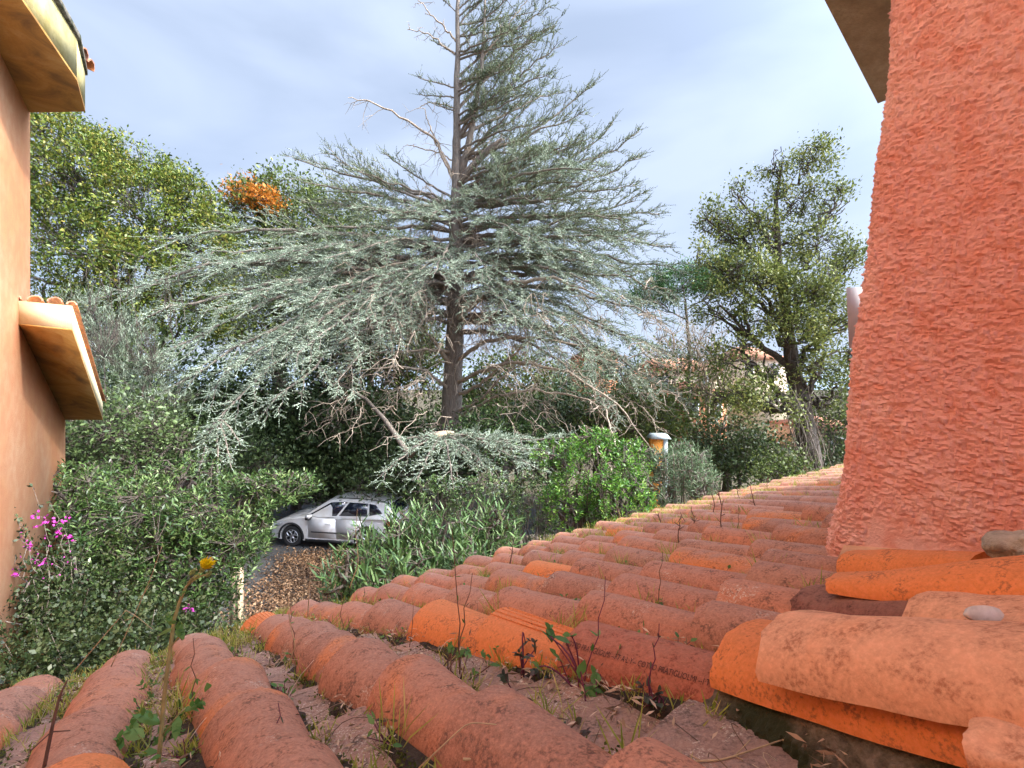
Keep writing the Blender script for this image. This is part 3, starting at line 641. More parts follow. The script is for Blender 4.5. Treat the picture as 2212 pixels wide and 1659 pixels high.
def tree(name, label, cat, base, trunk, tr, blobs, mats, leaf=(.12, .5), per=14, spread=.2, group=None, crowns=None, limbs=True, extra=None, cut=-.25, shell=.5, twr=.006, nf=1.1, low=-.7):
    """trunk: list of points, blobs: (centre, radii, clusters[, crown index])"""
    t_ = thing(name, label, cat, base, group); tk = MB(); trunk = np.asarray(trunk, float); tr = np.asarray(tr, float)
    s = np.linspace(0, len(trunk)-1, len(trunk)*4); tp = np.stack([np.interp(s, range(len(trunk)), trunk[:, i]) for i in range(3)], 1)
    tp[1:-1] += rng.normal(size=(len(tp)-2, 3))*tr.min()*.12; trr = np.interp(s, range(len(trunk)), tr)
    tk.tube(tp, trr, 10, jit=.08); cr = {}
    for bi, bl in enumerate(blobs):
        c, r, n = np.asarray(bl[0], float), np.asarray(bl[1], float), bl[2]; ci = bl[3] if len(bl) > 3 else 0
        q = cloud(c, r, n, shell, cut, nf, low, bi*5.1+len(name))
        if limbs:
            zt_ = c[2]-r[2]*.9-.5*np.linalg.norm((c-tp[-1])[:2]); zt_ = max(zt_, .36*tp[-1][2]); at = tp[int(np.argmin(np.abs(tp[:, 2]-zt_)))]
            i0 = int(np.argmin(np.linalg.norm(tp-at, axis=1))); rr = trr[i0]*.55
            lp = curve(at, c, (0, 0, .12*np.linalg.norm(c-at)*-.5), 9, .25, bi); tk.tube(lp, np.linspace(rr, .03, 9), 7, cap=False)
            S = [lp]
            for k in range(9):
                s0 = lp[rng.integers(3, 9)]; e1_ = c+rdir(1)[0]*r*rng.uniform(.5, .85)
                sp_ = curve(s0, e1_, rdir(1)[0]*.15*r, 8, .15, k+bi*9); tk.tube(sp_, np.linspace(rr*.4, .014, 8), 5, cap=False); S.append(sp_)
            S = np.vstack(S)
            if len(q):
                nn = nearest(q, S); mid = (nn+q)/2+rng.normal(size=q.shape)*.08; tk.segs(nn, mid, twr*1.8, twr*1.3); tk.segs(mid, q, twr*1.3, twr*.7)
        mb = cr.setdefault(ci, MB())
        if len(q): crown(mb, q, per, leaf[0], leaf[1], spread, .2, c)
    if extra: extra(tk, cr)
    tk.build('trunk', mats[0], t_, True)
    for ci, mb in cr.items():
        if mb.n:
            o = mb.build('crown', mats[1+ci], t_)
            if crowns and crowns[ci]: o['label'] = crowns[ci]
    return t_
def shrub(name, label, blobs, mat, stem, kind='crown', cat='shrub', group=None, per=10, leaf=(.08, .45), spread=.15, whorl=0, cut=-.35, shell=.45, lance=False, lean=.5, nf=1.3, low=-.4, stems=14, extra=None, base=None, curl=.1):
    c0 = np.asarray(blobs[0][0], float) if base is None else np.asarray(base, float)
    t_ = thing(name, label, cat, (c0[0], c0[1], 0), group); g = MB(); st = MB()
    for bi, bl in enumerate(blobs):
        c, r, n = np.asarray(bl[0], float), np.asarray(bl[1], float), bl[2]; q = cloud(c, r, n, shell, cut, nf, low, bi*3.7+len(name))
        if not len(q): continue
        if whorl: whorls(g, q, whorl, leaf[0], leaf[1], lean, c-np.array([0, 0, r[2]*.5]), curl, lance)
        else: crown(g, q, per, leaf[0], leaf[1], spread, .3, c)
        root = np.array([c[0], c[1], 0. if bi == 0 else c[2]-r[2]*.8]); S = []
        for k in range(stems):
            e1_ = c+rdir(1)[0]*r*.75; e1_[2] = max(e1_[2], c[2]-.2*r[2])
            cp = curve(root+rdir(1)[0]*np.array([.3, .3, 0])*min(r[0], 1.2), e1_, (0, 0, .1), 7, .1, k); st.tube(cp, np.linspace(.028, .008, 7), 5, cap=False); S.append(cp)
        S = np.vstack(S); nn = nearest(q, S); st.segs(nn, q, .006, .003)
    if extra: extra(g, st)
    st.build('stems', stem, t_, False); g.build('leaves' if kind == 'leaves' else 'crown', mat, t_); return t_
BK = barkmat('dark_bark', (.045, .035, .028), (.15, .12, .095)); BKG = barkmat('grey_bark', (.13, .105, .085), (.30, .25, .20)); BKP = barkmat('pale_twig', (.26, .20, .14), (.50, .41, .32), 3)

# ------------------------------------------------------------ the blue cedar
Lf_silver = leafmat('silver_cedar_needles', [(.05, .07, .04), (.20, .25, .17), (.36, .43, .32), (.56, .63, .50)], .1, .6, 1.5)
Lf_green = leafmat('green_cedar_needles', [(.03, .045, .02), (.11, .14, .07), (.25, .30, .18), (.42, .47, .33)], .1, .6, .8)
cedar = thing('cedar_tree', 'tall silver-green cedar with spreading limbs and bare dead branches above the car', 'tree', tuple(P(980, 1141, 17)*[1, 1, 0]))
tkp = [P(975, 1147, 17), P(974, 960, 17), P(977, 830, 17), P(984, 700, 17), P(986, 540, 17), P(986, 420, 17), P(987, 330, 17), P(986, 240, 17), P(988, 120, 17), P(989, 0, 17), P(992, -150, 17)]
tkr = [.50, .40, .34, .31, .26, .20, .155, .12, .09, .065, .02]
TZ = np.array(tkp)[:, 2]
def trunk_at(y):
    z = ZC+(CY-y)/F_*17; return np.array([np.interp(z, TZ, np.array(tkp)[:, i]) for i in range(3)]), float(np.interp(z, TZ, tkr))
wood, bare = MB(), MB(); SH = {0: [], 1: []}
s = np.linspace(0, len(tkp)-1, 60); tp = np.stack([np.interp(s, range(len(tkp)), np.array(tkp)[:, i]) for i in range(3)], 1); tp[1:-1] += rng.normal(size=(58, 3))*.012
wood.tube(tp, np.interp(s, range(len(tkp)), tkr), 14, jit=.07)
def co_stem(pts, r): wood.tube(np.array(pts), r, 8, jit=.05)
co_stem([P(990, 400, 17), P(1008, 330, 16.9), P(1022, 260, 16.8), P(1040, 150, 16.7), P(1046, 60, 16.7), P(1050, -60, 16.7)], [.13, .12, .10, .07, .05, .02])
co_stem([P(985, 410, 17), P(1020, 360, 16.6), P(1062, 318, 16.2), P(1085, 300, 16)], [.14, .13, .10, .06])
def shoots(path, l0, l1, den, key, a0=.0, upb=.25, hang=0.):
    """needle shoots on both sides of a small branch"""
    seg = np.linalg.norm(np.diff(path, axis=0), axis=1); Lt = seg.sum(); n = max(3, int(Lt*den)); s = rng.uniform(a0, 1, n)*(len(path)-1)
    i = np.minimum(s.astype(int), len(path)-2); fr = (s-i)[:, None]; p = path[i]*(1-fr)+path[i+1]*fr; t = nrmv(path[i+1]-path[i])
    sd = nrmv(np.cross(t, [0, 0, 1.]))*rng.choice([-1, 1], n)[:, None]
    d = nrmv(t*.75+sd*rng.uniform(.3, 1, n)[:, None]+np.array([0, 0, 1.])*(upb+rng.normal(size=n)*.22)[:, None]-np.array([0, 0, hang]))
    SH[key].append(np.c_[p, d, rng.uniform(l0, l1, n)*(1-.35*s/(len(path)-1))])
    SH[key].append(np.c_[path[-1][None], t[-1:], [[l1]]])
def limb(y0, tip, arch=.08, key=1, live=.28, L2=1.5, den=4.2, sden=12, upb=.25, r0=.5, bare_in=.8, droop=.12, seed=0, start=None, tipup=0.):
    a, ra = trunk_at(y0); a = a if start is None else np.asarray(start, float); b_ = P(*tip); Lt = np.linalg.norm(b_-a)
    path = curve(a, b_, (0, 0, arch*Lt), 16, .10*Lt*.25, seed); rl = min(ra*r0, .012+.012*Lt)
    wood.tube(path, np.linspace(rl, .012, 16), 6, cap=False)
    n2 = int(Lt*den)
    for k in range(n2):
        s_ = .10+.9*(k+rng.random())/n2; i = min(int(s_*15), 14); fr = s_*15-i; p = path[i]*(1-fr)+path[i+1]*fr; t = nrm(path[i+1]-path[i])
        sd = nrm(np.cross(t, [0, 0, 1.]))*(1 if k % 2 else -1); isbare = s_ < live
        ln = L2*(.45+.75*math.sin(math.pi*min(1, s_**.8*.93+.05)))*rng.uniform(.6, 1.15)*min(1., Lt/5)
        if isbare and rng.random() > bare_in: continue
        if isbare:
            d = nrm(t*rng.uniform(.1, .7)+sd*rng.uniform(.2, 1)+np.array([0, 0, rng.uniform(-.9, .3)]))
            q = curve(p, p+d*ln*.9+np.array([0, 0, -.35*ln]), (0, 0, .08*ln), 6, .12, k); bare.tube(q, np.linspace(.017, .007, 6), 3, cap=False)
            for _ in range(6):
                j = rng.integers(1, 5); e2 = q[j]+rdir(1)[0]*.28*ln*[1, 1, .6]+[0, 0, -.22*ln]; bare.tube(curve(q[j], e2, (0, 0, .03), 4, .06, _), [.010, .008, .006, .005], 3, cap=False)
            continue
        d = nrm(t*rng.uniform(.55, .95)+sd*rng.uniform(.5, 1)+np.array([0, 0, rng.normal()*(.38 if key else .26)+tipup]))
        q = curve(p, p+d*ln+np.array([0, 0, -droop*ln]), (0, 0, .06*ln), 6, .07, k+seed); wood.tube(q, np.linspace(.013, .005, 6), 3, cap=False)
        shoots(q, .16, .36, sden*(1.4 if key else 1.8), key, .08, upb)
    shoots(path[int(16*live):], .16, .34, sden*1.3, key, 0, upb)
CED = [  # start y on trunk, (tip x, y, depth), arch, key 0 silver / 1 green, live, L2
 (300,(1205,95,16),.02,1,.12,1.1),(240,(1195,55,18),.05,1,.1,1.1),(170,(1180,20,17),.05,1,.1,1.),(110,(1130,-30,16.4),.05,1,.1,1.),(60,(1120,-80,17),.02,1,.1,.9),
 (270,(1185,160,15),.05,1,.15,1.2),(350,(1287,175,17),-.08,1,.4,1.0),(345,(1262,240,16.4),-.03,1,.3,1.2),(330,(1150,270,15),.05,1,.2,1.2),(380,(1240,320,15.2),.03,1,.2,1.3),(200,(1100,150,15.2),.03,1,.1,1.1),
 (300,(1210,200,18.5),.03,1,.2,1.2),(430,(1382,285,17),-.08,1,.4,1.2),(440,(1330,262,17.5),-.1,1,.45,1.1),(450,(1385,340,16),-.05,1,.3,1.3),(455,(1380,400,18),.0,1,.3,1.3),(420,(1230,380,19),.03,1,.2,1.4),
 (500,(1425,465,16.2),.03,1,.25,1.5),(540,(1452,535,16.5),.05,1,.25,1.5),(580,(1478,592,16.6),.07,0,.3,1.6),(615,(1462,640,15.4),.09,0,.3,1.6),(640,(1440,700,14.8),.10,0,.35,1.6),(500,(1340,470,14.2),.05,1,.2,1.5),
 (540,(1290,560,13.4),.07,0,.25,1.6),(600,(1350,640,13.3),.09,0,.3,1.6),(650,(1400,760,14.2),.11,0,.4,1.5),(700,(1395,860,14.8),.12,1,.55,1.2),(660,(1240,700,12.8),.09,0,.4,1.4),(440,(1200,440,13.8),.04,1,.15,1.5),(480,(1150,520,13.2),.06,0,.2,1.5),
 (540,(1060,600,12.6),.06,0,.25,1.4),(430,(1060,430,14.2),.04,0,.2,1.3),(450,(930,470,13.6),.04,0,.2,1.3),(530,(940,590,12.8),.06,0,.25,1.4),(520,(1400,520,20),.05,1,.3,1.5),(600,(1330,600,20.5),.05,1,.3,1.5),(470,(1100,480,20),.04,1,.2,1.4),
 (190,(903,168,16.6),.0,1,.25,.7),(210,(905,205,17),.0,1,.3,.6),(240,(935,225,16),.0,1,.2,.7),(120,(930,85,17.3),.0,1,.2,.7),(30,(955,-5,16.8),0,1,.2,.7),(20,(1060,-40,17),0,1,.1,.8),
 (445,(642,345,17),.0,1,.3,1.3),(455,(705,330,16.4),-.04,1,.35,1.2),(455,(655,395,16),.01,1,.3,1.3),(480,(650,440,18),.02,1,.3,1.4),(430,(830,330,17),-.03,1,.35,1.0),(440,(770,370,15.3),.0,1,.3,1.3),(500,(600,500,15.2),.03,1,.3,1.4),(480,(780,450,14.2),.03,0,.2,1.4),
 (540,(366,512,14.6),.04,0,.35,1.4),(550,(420,560,14),.05,0,.35,1.4),(540,(560,560,13.4),.05,0,.3,1.5),(520,(700,560,13.2),.05,0,.2,1.5),(600,(190,655,12.8),.09,0,.4,1.5),(610,(300,620,14),.08,0,.35,1.5),(620,(235,725,12.1),.10,0,.4,1.5),
 (600,(460,670,12.8),.08,0,.3,1.5),(600,(640,660,12.2),.08,0,.3,1.5),(640,(290,800,11.8),.12,0,.42,1.5),(650,(315,885,11.2),.13,0,.45,1.4),(650,(430,850,11.6),.12,0,.45,1.4),(640,(520,790,11.6),.11,0,.4,1.5),(620,(640,770,11.6),.10,0,.35,1.4),
 (660,(440,940,10.9),.14,0,.5,1.3),(680,(560,900,11.2),.13,0,.5,1.2),(620,(790,690,12.3),.08,0,.3,1.3),(560,(840,640,13),.07,0,.3,1.3),(700,(720,830,11.8),.12,0,.5,1.1),(600,(560,620,18),.06,1,.3,1.5),(560,(420,600,18.5),.05,1,.35,1.5),(680,(700,760,18),.05,1,.3,1.4),(640,(860,720,14),.05,0,.4,1.1),
 (690,(1450,770,14.6),.10,0,.45,1.4),(700,(1400,840,14),.12,0,.5,1.3),(660,(1300,780,13),.12,0,.4,1.4),(720,(1340,900,13.4),.13,0,.55,1.2),(640,(1190,760,12.9),.11,0,.45,1.3),(700,(1465,860,15),.12,0,.5,1.2),(600,(1120,700,12.6),.09,0,.35,1.3),
 (400,(1180,330,14.6),.03,1,.2,1.4),(360,(1140,200,15.6),.0,1,.2,1.3),(330,(1230,330,17),.0,1,.2,1.4),(300,(1120,120,15.8),.03,1,.1,1.3),(130,(1160,90,16),.03,1,.1,1.2),(440,(1290,430,15.5),.0,1,.2,1.6),(520,(1370,430,14.8),-.02,1,.25,1.6),(560,(1380,590,14.6),.05,1,.25,1.6),
 (640,(1180,640,14),.06,0,.35,1.3),(560,(1200,560,18),.05,1,.3,1.4),
]
for k in range(20):
    y0 = rng.uniform(10, 440); ty = y0-rng.uniform(20, 130) if y0 > 120 else y0-rng.uniform(0, 90)
    bx = float(np.interp(ty, [-80, 60, 200, 300, 400], [1120, 1190, 1215, 1290, 1370])); CED.append((y0, (990+(bx-990)*rng.uniform(.45, .97), ty, rng.uniform(14.6, 19.2)), .0, 1, .12, 1.25))
for k in range(16):
    y0 = rng.uniform(400, 640); ty = y0-rng.uniform(-30, 60); bx = float(np.interp(ty, [340, 500, 620], [1370, 1430, 1470])) if k % 3 else float(np.interp(ty, [340, 500, 620], [680, 620, 420]))
    CED.append((y0, (985+(bx-985)*rng.uniform(.4, .95), ty, rng.uniform(13, 19.5)), .05, 1 if rng.random() < .5 else 0, .2, 1.4))
for i, (y0, tip, arch, key, live, L2) in enumerate(CED): limb(y0, tip, arch, key, live, L2, seed=i*3.1, droop=.12 if key else .22, upb=.5 if y0 < 460 else .22, tipup=.25 if y0 < 460 else .0)
# hanging spray at the lower left
for tip in ((425, 1035, 10.6), (500, 1010, 10.7), (470, 1050, 10.5), (520, 960, 10.9)): limb(0, tip, .12, 0, .0, .7, start=P(470, 905, 11.1), r0=1, seed=tip[0], droop=.3)
# the low silver branch with its sawn stub
stub = P(958, 942, 12.2); lowp = curve(P(885, 985, 12.6), stub, (0, 0, .25), 6); wood.tube(lowp, np.linspace(.09, .07, 6), 8)
for tip, ar in (((822, 1032, 11), .1), ((900, 1045, 10.6), .1), ((980, 1062, 10.4), .1), ((1080, 1050, 10.5), .08), ((1228, 945, 11.4), -.03), ((1160, 1015, 10.8), .06), ((1100, 950, 11.8), .05), ((870, 950, 12), .05), ((1190, 985, 11), .04), ((1010, 990, 11.2), .06), ((1220, 1010, 11.6), .05)): limb(0, tip, ar, 0, .04, .95, start=stub, r0=1, seed=tip[0]*.7, droop=.25, den=5, sden=13)
wood.tube([P(790, 862, 14.2), P(830, 905, 13.6), P(862, 950, 13.), P(885, 985, 12.6)], [.05, .065, .075, .09], 7)
wood.tube([P(700, 815, 14.8), P(750, 838, 14.5), P(790, 862, 14.2)], [.03, .04, .05], 6)
# dead limbs
def dead(pts, r, n=10, ln=.8, down=.5):
    pts = np.array([P(*q) if len(q) == 3 else q for q in pts]); s = np.linspace(0, len(pts)-1, 22); pp = np.stack([np.interp(s, range(len(pts)), pts[:, i]) for i in range(3)], 1)
    pp[1:-1] += rng.normal(size=(20, 3))*.02; bare.tube(pp, np.linspace(r, .012, 22), 6, cap=False)
    for k in range(n):
        p = pp[rng.integers(3, 22)]; l_ = ln*rng.uniform(.4, 1.1); d = nrm(rng.normal(size=3)*[1, .8, .6]+[-.3, 0, -down]); q = curve(p, p+d*l_, rng.normal(size=3)*.08, 6, .1, k); bare.tube(q, np.linspace(.013, .004, 6), 3, cap=False)
        for _ in range(2): j = rng.integers(1, 5); bare.tube(curve(q[j], q[j]+nrm(rng.normal(size=3)+[0, 0, -down])*l_*.4, (0, 0, 0), 3), [.007, .005, .003], 3, cap=False)
for a_ in [([(980,385,17),(955,330,16.8),(940,300,16.6),(870,252,16.3),(800,218,16),(752,211,15.8)],.07,14,.9,.7),([(985,115,17),(960,100,16.9),(925,72,16.8),(880,64,16.7)],.035,6,.6,.3),([(985,90,17),(960,60,16.9),(930,30,16.8),(900,-5,16.7)],.04,6,.5,.2),
  ([(982,350,17),(950,330,17),(900,318,17),(880,312,17)],.03,6,.6,.4),([(983,235,17),(960,225,17),(925,222,17),(900,235,17)],.03,5,.5,.4),([(986,400,17),(960,350,16.8),(930,280,16.6),(918,235,16.5)],.05,9,.8,.2),([(1045,120,16.7),(1100,50,16.5),(1145,-10,16.4)],.03,4,.4,0),
  ([(985,690,17),(1030,650,16),(1090,615,15.2),(1190,598,14.4),(1300,640,13.9)],.16,16,.9,.8),([(985,780,17),(1040,740,15.8),(1120,725,15),(1250,745,14.2),(1350,790,14)],.09,22,.9,.8),([(983,830,17),(1040,800,15.6),(1110,780,14.8),(1220,800,14),(1330,870,13.6),(1400,960,13.4)],.08,26,.9,.7),
  ([(983,860,17),(1050,820,15.8),(1110,765,15),(1160,720,14.4),(1260,700,14)],.07,20,.8,.6),([(980,850,17),(920,800,16),(860,790,15),(780,800,14)],.06,18,.8,.8),([(982,760,17),(930,755,16),(840,760,15.2),(720,765,14.4)],.07,22,.8,.8),([(980,800,17),(940,740,16.2),(905,700,15.6)],.10,16,.8,.4),
  ([(980,905,17),(1060,860,15.6),(1150,840,14.8),(1270,860,14.2),(1330,930,13.9)],.06,22,.8,.6),([(984,640,17),(940,610,16.2),(890,560,15.6)],.08,14,.9,.6),([(985,560,17),(920,560,16),(800,580,15),(700,640,14.4)],.07,16,1.,.9),([(980,890,17),(1030,870,16),(1100,800,15.2),(1180,770,14.7)],.06,16,.8,.4),
  ([(1300,860,13.8),(1330,960,12.6),(1370,1040,11.8),(1385,1110,11.4)],.03,12,.6,1.2),([(1250,920,13),(1300,985,12),(1340,1050,11.6)],.02,8,.5,1.)]: dead(*a_)
for k in range(270):        # fine dead twigs hanging in the open heart of the crown
    sx, sy, sY = rng.uniform(690, 1430), rng.uniform(620, 930), rng.uniform(12.2, 17)
    p = P(sx, sy, sY); s_ = -1 if sx < 980 else 1; q = curve(p, p+np.array([s_*rng.uniform(-.1, 1.1), rng.normal()*.5, rng.uniform(-.9, .1)]), rng.normal(size=3)*.12+[0, 0, .12], 8, .12, k); bare.tube(q, np.linspace(.016, .006, 8), 3, cap=False)
    for _ in range(4): j = rng.integers(1, 7); bare.tube(curve(q[j], q[j]+np.array([s_*rng.uniform(-.3, .5), rng.normal()*.2, rng.uniform(-.55, .05)]), rng.normal(size=3)*.05, 4), [.010, .008, .006, .005], 3, cap=False)
wood.build('trunk', BKG, cedar, False); bare.build('bare_branches', BKP, cedar, False)
def needles(rows, name, mat, lab=None):
    A = np.vstack(rows); p, d, l_ = A[:, :3], A[:, 3:6], A[:, 6]; g = MB(); nT = 6
    g.segs(p, p+d*l_[:, None], .0055, .003)
    for k in range(nT):
        q = p+d*(l_*(.12+.88*k/(nT-1)))[:, None]*.97
        for _ in range(2): g.leaves(q, d*1.1+rdir(len(q))*.8, .050*(1-.05*k), .019, .1)
    o = g.build(name, mat, cedar)
    if lab: o['label'] = lab
    return len(A)
print('shoots', needles(SH[0], 'crown', Lf_silver, 'silver-blue lower needle sprays'), needles(SH[1], 'crown', Lf_green, 'darker green upper needle sprays'))
g = MB(); dd = nrm([-.1, -.5, .85]); aa = nrm(np.cross(dd, [1, 0, 0])); bb = np.cross(dd, aa)
g.prism([stub+dd*.03+.30*math.cos(t)*bb+.13*math.sin(t)*aa for t in np.linspace(0, 6.283, 18, endpoint=False)], dd*.05)
M['cut'] = plain('sawn_wood', (.50, .36, .24), .9, 0, .2, 15); g.build('sawn_stub', M['cut'], cedar)

# ------------------------------------------------------------ other trees
Lf_oak = leafmat('oak_leaves', [(.018, .035, .008), (.055, .095, .014), (.12, .175, .028), (.25, .28, .045), (.32, .23, .06)], .22, .45, .5)
Lf_oak2 = leafmat('oak_leaves_dark', [(.03, .05, .015), (.075, .11, .025), (.14, .19, .04), (.24, .28, .08)], .25, .45, .5)
Lf_oak3 = leafmat('oak_leaves_light', [(.035, .05, .015), (.10, .13, .03), (.20, .24, .06), (.38, .38, .12)], .3, .45, .8)
Lf_rust = leafmat('rusty_leaves', [(.30, .10, .015), (.55, .20, .03), (.75, .33, .05)], .3, .6)
Lf_hedge = leafmat('evergreen_leaves', [(.02, .035, .014), (.05, .08, .026), (.095, .14, .045), (.17, .23, .09)], .12, .4, .6)
Lf_pitt = leafmat('glossy_green_leaves', [(.015, .032, .010), (.04, .085, .022), (.095, .165, .042), (.26, .33, .13)], .12, .38, .8)
Lf_laurel = leafmat('bright_green_leaves', [(.02, .07, .012), (.06, .17, .02), (.13, .30, .035), (.34, .50, .10)], .25, .35, 1.)
Lf_olean = leafmat('oleander_leaves', [(.02, .05, .015), (.05, .105, .03), (.09, .17, .05), (.22, .32, .13)], .15, .4, .8)
Lf_grey = leafmat('grey_green_leaves', [(.06, .08, .05), (.12, .16, .10), (.22, .27, .18), (.36, .42, .32)], .15, .6, .6)
Lf_vine = leafmat('vine_leaves', [(.010, .018, .006), (.024, .042, .013), (.05, .075, .024), (.12, .13, .06)], .2, .45, 1.2)
Lf_pine = leafmat('pine_needles', [(.02, .06, .015), (.05, .13, .03), (.10, .22, .05)], .15, .5, .8)
Lf_olive = leafmat('pale_shrub_leaves', [(.05, .09, .04), (.12, .19, .09), (.22, .31, .16), (.36, .45, .28)], .2, .5, 1.)
OTH = 'leafy trees behind the cedar'
def pr(px, Y): return px/F_*Y
tree('oak_tree', 'broad yellow-green oak beside the salmon house wall', 'tree', (P(260, 0, 21)*[1, 1, 0]), [P(270, 1092, 21), P(262, 760, 21), P(240, 620, 21), P(215, 480, 21)], [.45, .36, .28, .14],
 [(P(110,330,20),(2.2,2,1.6),260),(P(60,440,20),(2.2,2,2),260),(P(190,400,20),(2.2,2.2,2.1),330),(P(290,345,21),(1.5,1.5,1.0),150),(P(330,470,20.5),(2.3,2.3,2.1),330),(P(405,425,21),(1.3,1.4,1.2),130),(P(150,540,19),(2.3,2,2.0),330),(P(280,600,19),(2.4,2,2.1),330),(P(410,560,20),(2.0,2,2.0),280),(P(100,660,19.5),(2.0,2,1.6),240),(P(220,690,19.5),(2.4,2,1.6),260),(P(380,680,20),(2.4,2,1.6),280),(P(465,480,20.5),(.9,1,1.3),110),(P(130,275,20.5),(1.4,1.3,.8),110)],
 [BK, Lf_oak], (.125, .5), 22, .17, OTH, cut=-.08, nf=1.1, shell=.6)
tree('oak_tree', 'dark green oak with a rusty orange clump near its top', 'tree', (P(600, 0, 25)*[1, 1, 0]), [P(600, 1045, 25), P(604, 760, 25), P(610, 600, 25), P(600, 500, 25)], [.4, .32, .24, .12],
 [(P(620,415,25),(1.8,1.8,1.1),150),(P(560,470,24.5),(2.2,2,1.9),250),(P(650,500,25),(2.4,2,2.1),300),(P(545,590,24),(2.3,2,2.2),300),(P(670,610,25),(2.6,2,2.3),300),(P(730,470,25.5),(1.7,2,1.7),170),(P(790,560,26),(2.2,2,2.4),220),(P(580,700,24.5),(2.8,2,2.3),280),(P(720,720,25),(3.,2,2.4),280),(P(500,690,24),(2.2,2,2),220),(P(525,420,23.5),(.75,.8,.55),75,1),(P(572,438,23.4),(.7,.8,.45),65,1)],
 [BK, Lf_oak2, Lf_rust], (.16, .55), 14, .26, OTH, ['', 'rusty orange dead leaf clump'], cut=-.25)
tree('oak_tree', 'slender open oak with an ivy-wrapped trunk beside the red tower', 'tree', (P(1750, 0, 15.5)*[1, 1, 0]), [P(1768, 1178, 15.5), P(1752, 1000, 15.5), P(1735, 900, 15.5), P(1712, 790, 15.5), P(1700, 700, 15.6), P(1682, 560, 15.8), P(1675, 440, 16), P(1690, 350, 16)], [.40, .34, .29, .23, .17, .11, .07, .03],
 [(P(1762,345,16),(.65,.7,.75),95),(P(1670,350,16),(.55,.6,.65),70),(P(1715,430,16),(.95,.9,.95),120),(P(1810,440,16),(.75,.7,.7),75),(P(1590,420,16),(.55,.6,.75),65),(P(1590,500,16),(.8,.8,.8),85),(P(1530,475,16),(.75,.7,.6),85),(P(1655,510,15.8),(1.1,1,.9),150),(P(1770,540,15.8),(1.2,1,.9),140),(P(1545,560,15.5),(1.0,.9,.6),95),(P(1630,600,15),(1.3,1,.9),210),(P(1740,620,15),(1.4,1.1,1.0),240),(P(1560,660,15),(1.1,1,.8),130),(P(1680,700,14.8),(1.5,1.1,.9),240),(P(1800,680,15.2),(1.1,1,1.0),150),(P(1830,580,15.8),(.7,.8,.9),90),(P(1770,780,15),(1.2,1,.9),170),(P(1610,770,14.8),(1.2,1,.9),130),(P(1560,860,14.4),(1.1,1,.8),110),(P(1660,870,14.2),(1.1,1,1.0),130),(P(1800,860,15.5),(.9,.8,.8),90)],
 [barkmat('black_bark', (.03, .024, .018), (.11, .085, .065)), Lf_oak3], (.095, .5), 16, .15, OTH, cut=.03, shell=.25, twr=.005)
# background masses, each its own tree
def bgtree(label, x, y0, Y, rx, rz, n, mat, name='evergreen_tree', r2=None, per=13, sz=.17):
    c = P(x, y0, Y); t0 = P(x, 1100, Y); t0[2] = 0
    bl = [(c, (rx, rx*.8, rz), n), (c+np.array([rx*.55, .4, -rz*.5]), (rx*.75, rx*.7, rz*.8), n//2), (c+np.array([-rx*.55, -.3, -rz*.6]), (rx*.75, rx*.7, rz*.8), n//2)]
    return tree(name, label, 'tree', t0, [t0, t0*.5+c*.5, c], [.22, .16, .08], bl, [BK, mat], (sz, .5), per, .28, OTH, cut=-.3, shell=.5)
bgtree('dark narrow evergreen just left of the cedar trunk', 800, 640, 21, 2.6, 3.2, 420, Lf_hedge)
bgtree('dense dark evergreen low behind the left cedar limbs', 640, 850, 20, 3.2, 2.2, 520, Lf_hedge)
bgtree('dark evergreen between the car and the left cedar limbs', 760, 930, 18.5, 2.6, 1.6, 420, Lf_hedge)
bgtree('dark evergreen behind the grey-green shrub by the house', 330, 850, 17, 3.0, 2.0, 480, Lf_hedge)
bgtree('low dark evergreen under the eave of the salmon house', 190, 960, 14, 2.0, 1.3, 380, Lf_hedge)
bgtree('grey-green tree seen right through the cedar branches', 860, 760, 23, 2.4, 2.6, 380, Lf_oak2)
bgtree('olive-green tree behind the right foot of the cedar', 1120, 850, 22, 2.6, 2.0, 420, Lf_oak2)
bgtree('dusty green tree behind the drooping right cedar limbs', 1290, 850, 20, 2.2, 1.7, 330, Lf_olive, sz=.13)
bgtree('shaggy green tree left of the ivy-wrapped oak', 1450, 830, 19, 1.9, 1.8, 230, Lf_oak2, sz=.13)
bgtree('dark evergreen at the foot of the ivy-wrapped oak', 1570, 965, 17.5, 1.9, 1.1, 420, Lf_hedge, sz=.12)
bgtree('dark bush-like tree beyond the far end of the roof', 1840, 990, 18.5, 1.6, 1.1, 300, Lf_hedge, sz=.10)
bgtree('grey scrubby tree behind the tower corner', 1840, 860, 19, 1.9, 2.0, 230, Lf_oak2, sz=.13)
bgtree('sunlit green tree at the cedar foot behind the sawn stub', 1000, 935, 19.5, 2.6, 1.2, 420, Lf_pitt, sz=.14)
bgtree('low black-green bush directly behind the car roof', 720, 1020, 18.2, 2.2, .9, 420, Lf_hedge, sz=.13)
bgtree('dark bush behind the nose of the car', 560, 985, 17.6, 2.2, 1.2, 420, Lf_hedge, sz=.13)
bgtree('dark bush in the gap behind the glossy rounded shrub', 400, 975, 14, 2.2, 1.1, 420, Lf_hedge, sz=.11)
bgtree('dark bush under the grey-green wispy shrub', 230, 930, 10.2, 1.3, .7, 420, Lf_hedge, sz=.08)
bgtree('dark bush under the right end of the low silver branch', 900, 1010, 16.5, 1.8, .8, 300, Lf_hedge, sz=.12)
bgtree('dark evergreen right of the cedar foot', 1190, 930, 17, 1.9, 1.2, 380, Lf_hedge, sz=.13)
bgtree('mid-green bushy tree right of the cedar above the glossy shrub', 1370, 900, 16.5, 1.5, 1.0, 300, Lf_oak2, sz=.11)
bgtree('mid-green bush between the cedar trunk and the low silver branch', 1090, 935, 15, 1.3, .8, 280, Lf_pitt, sz=.10)
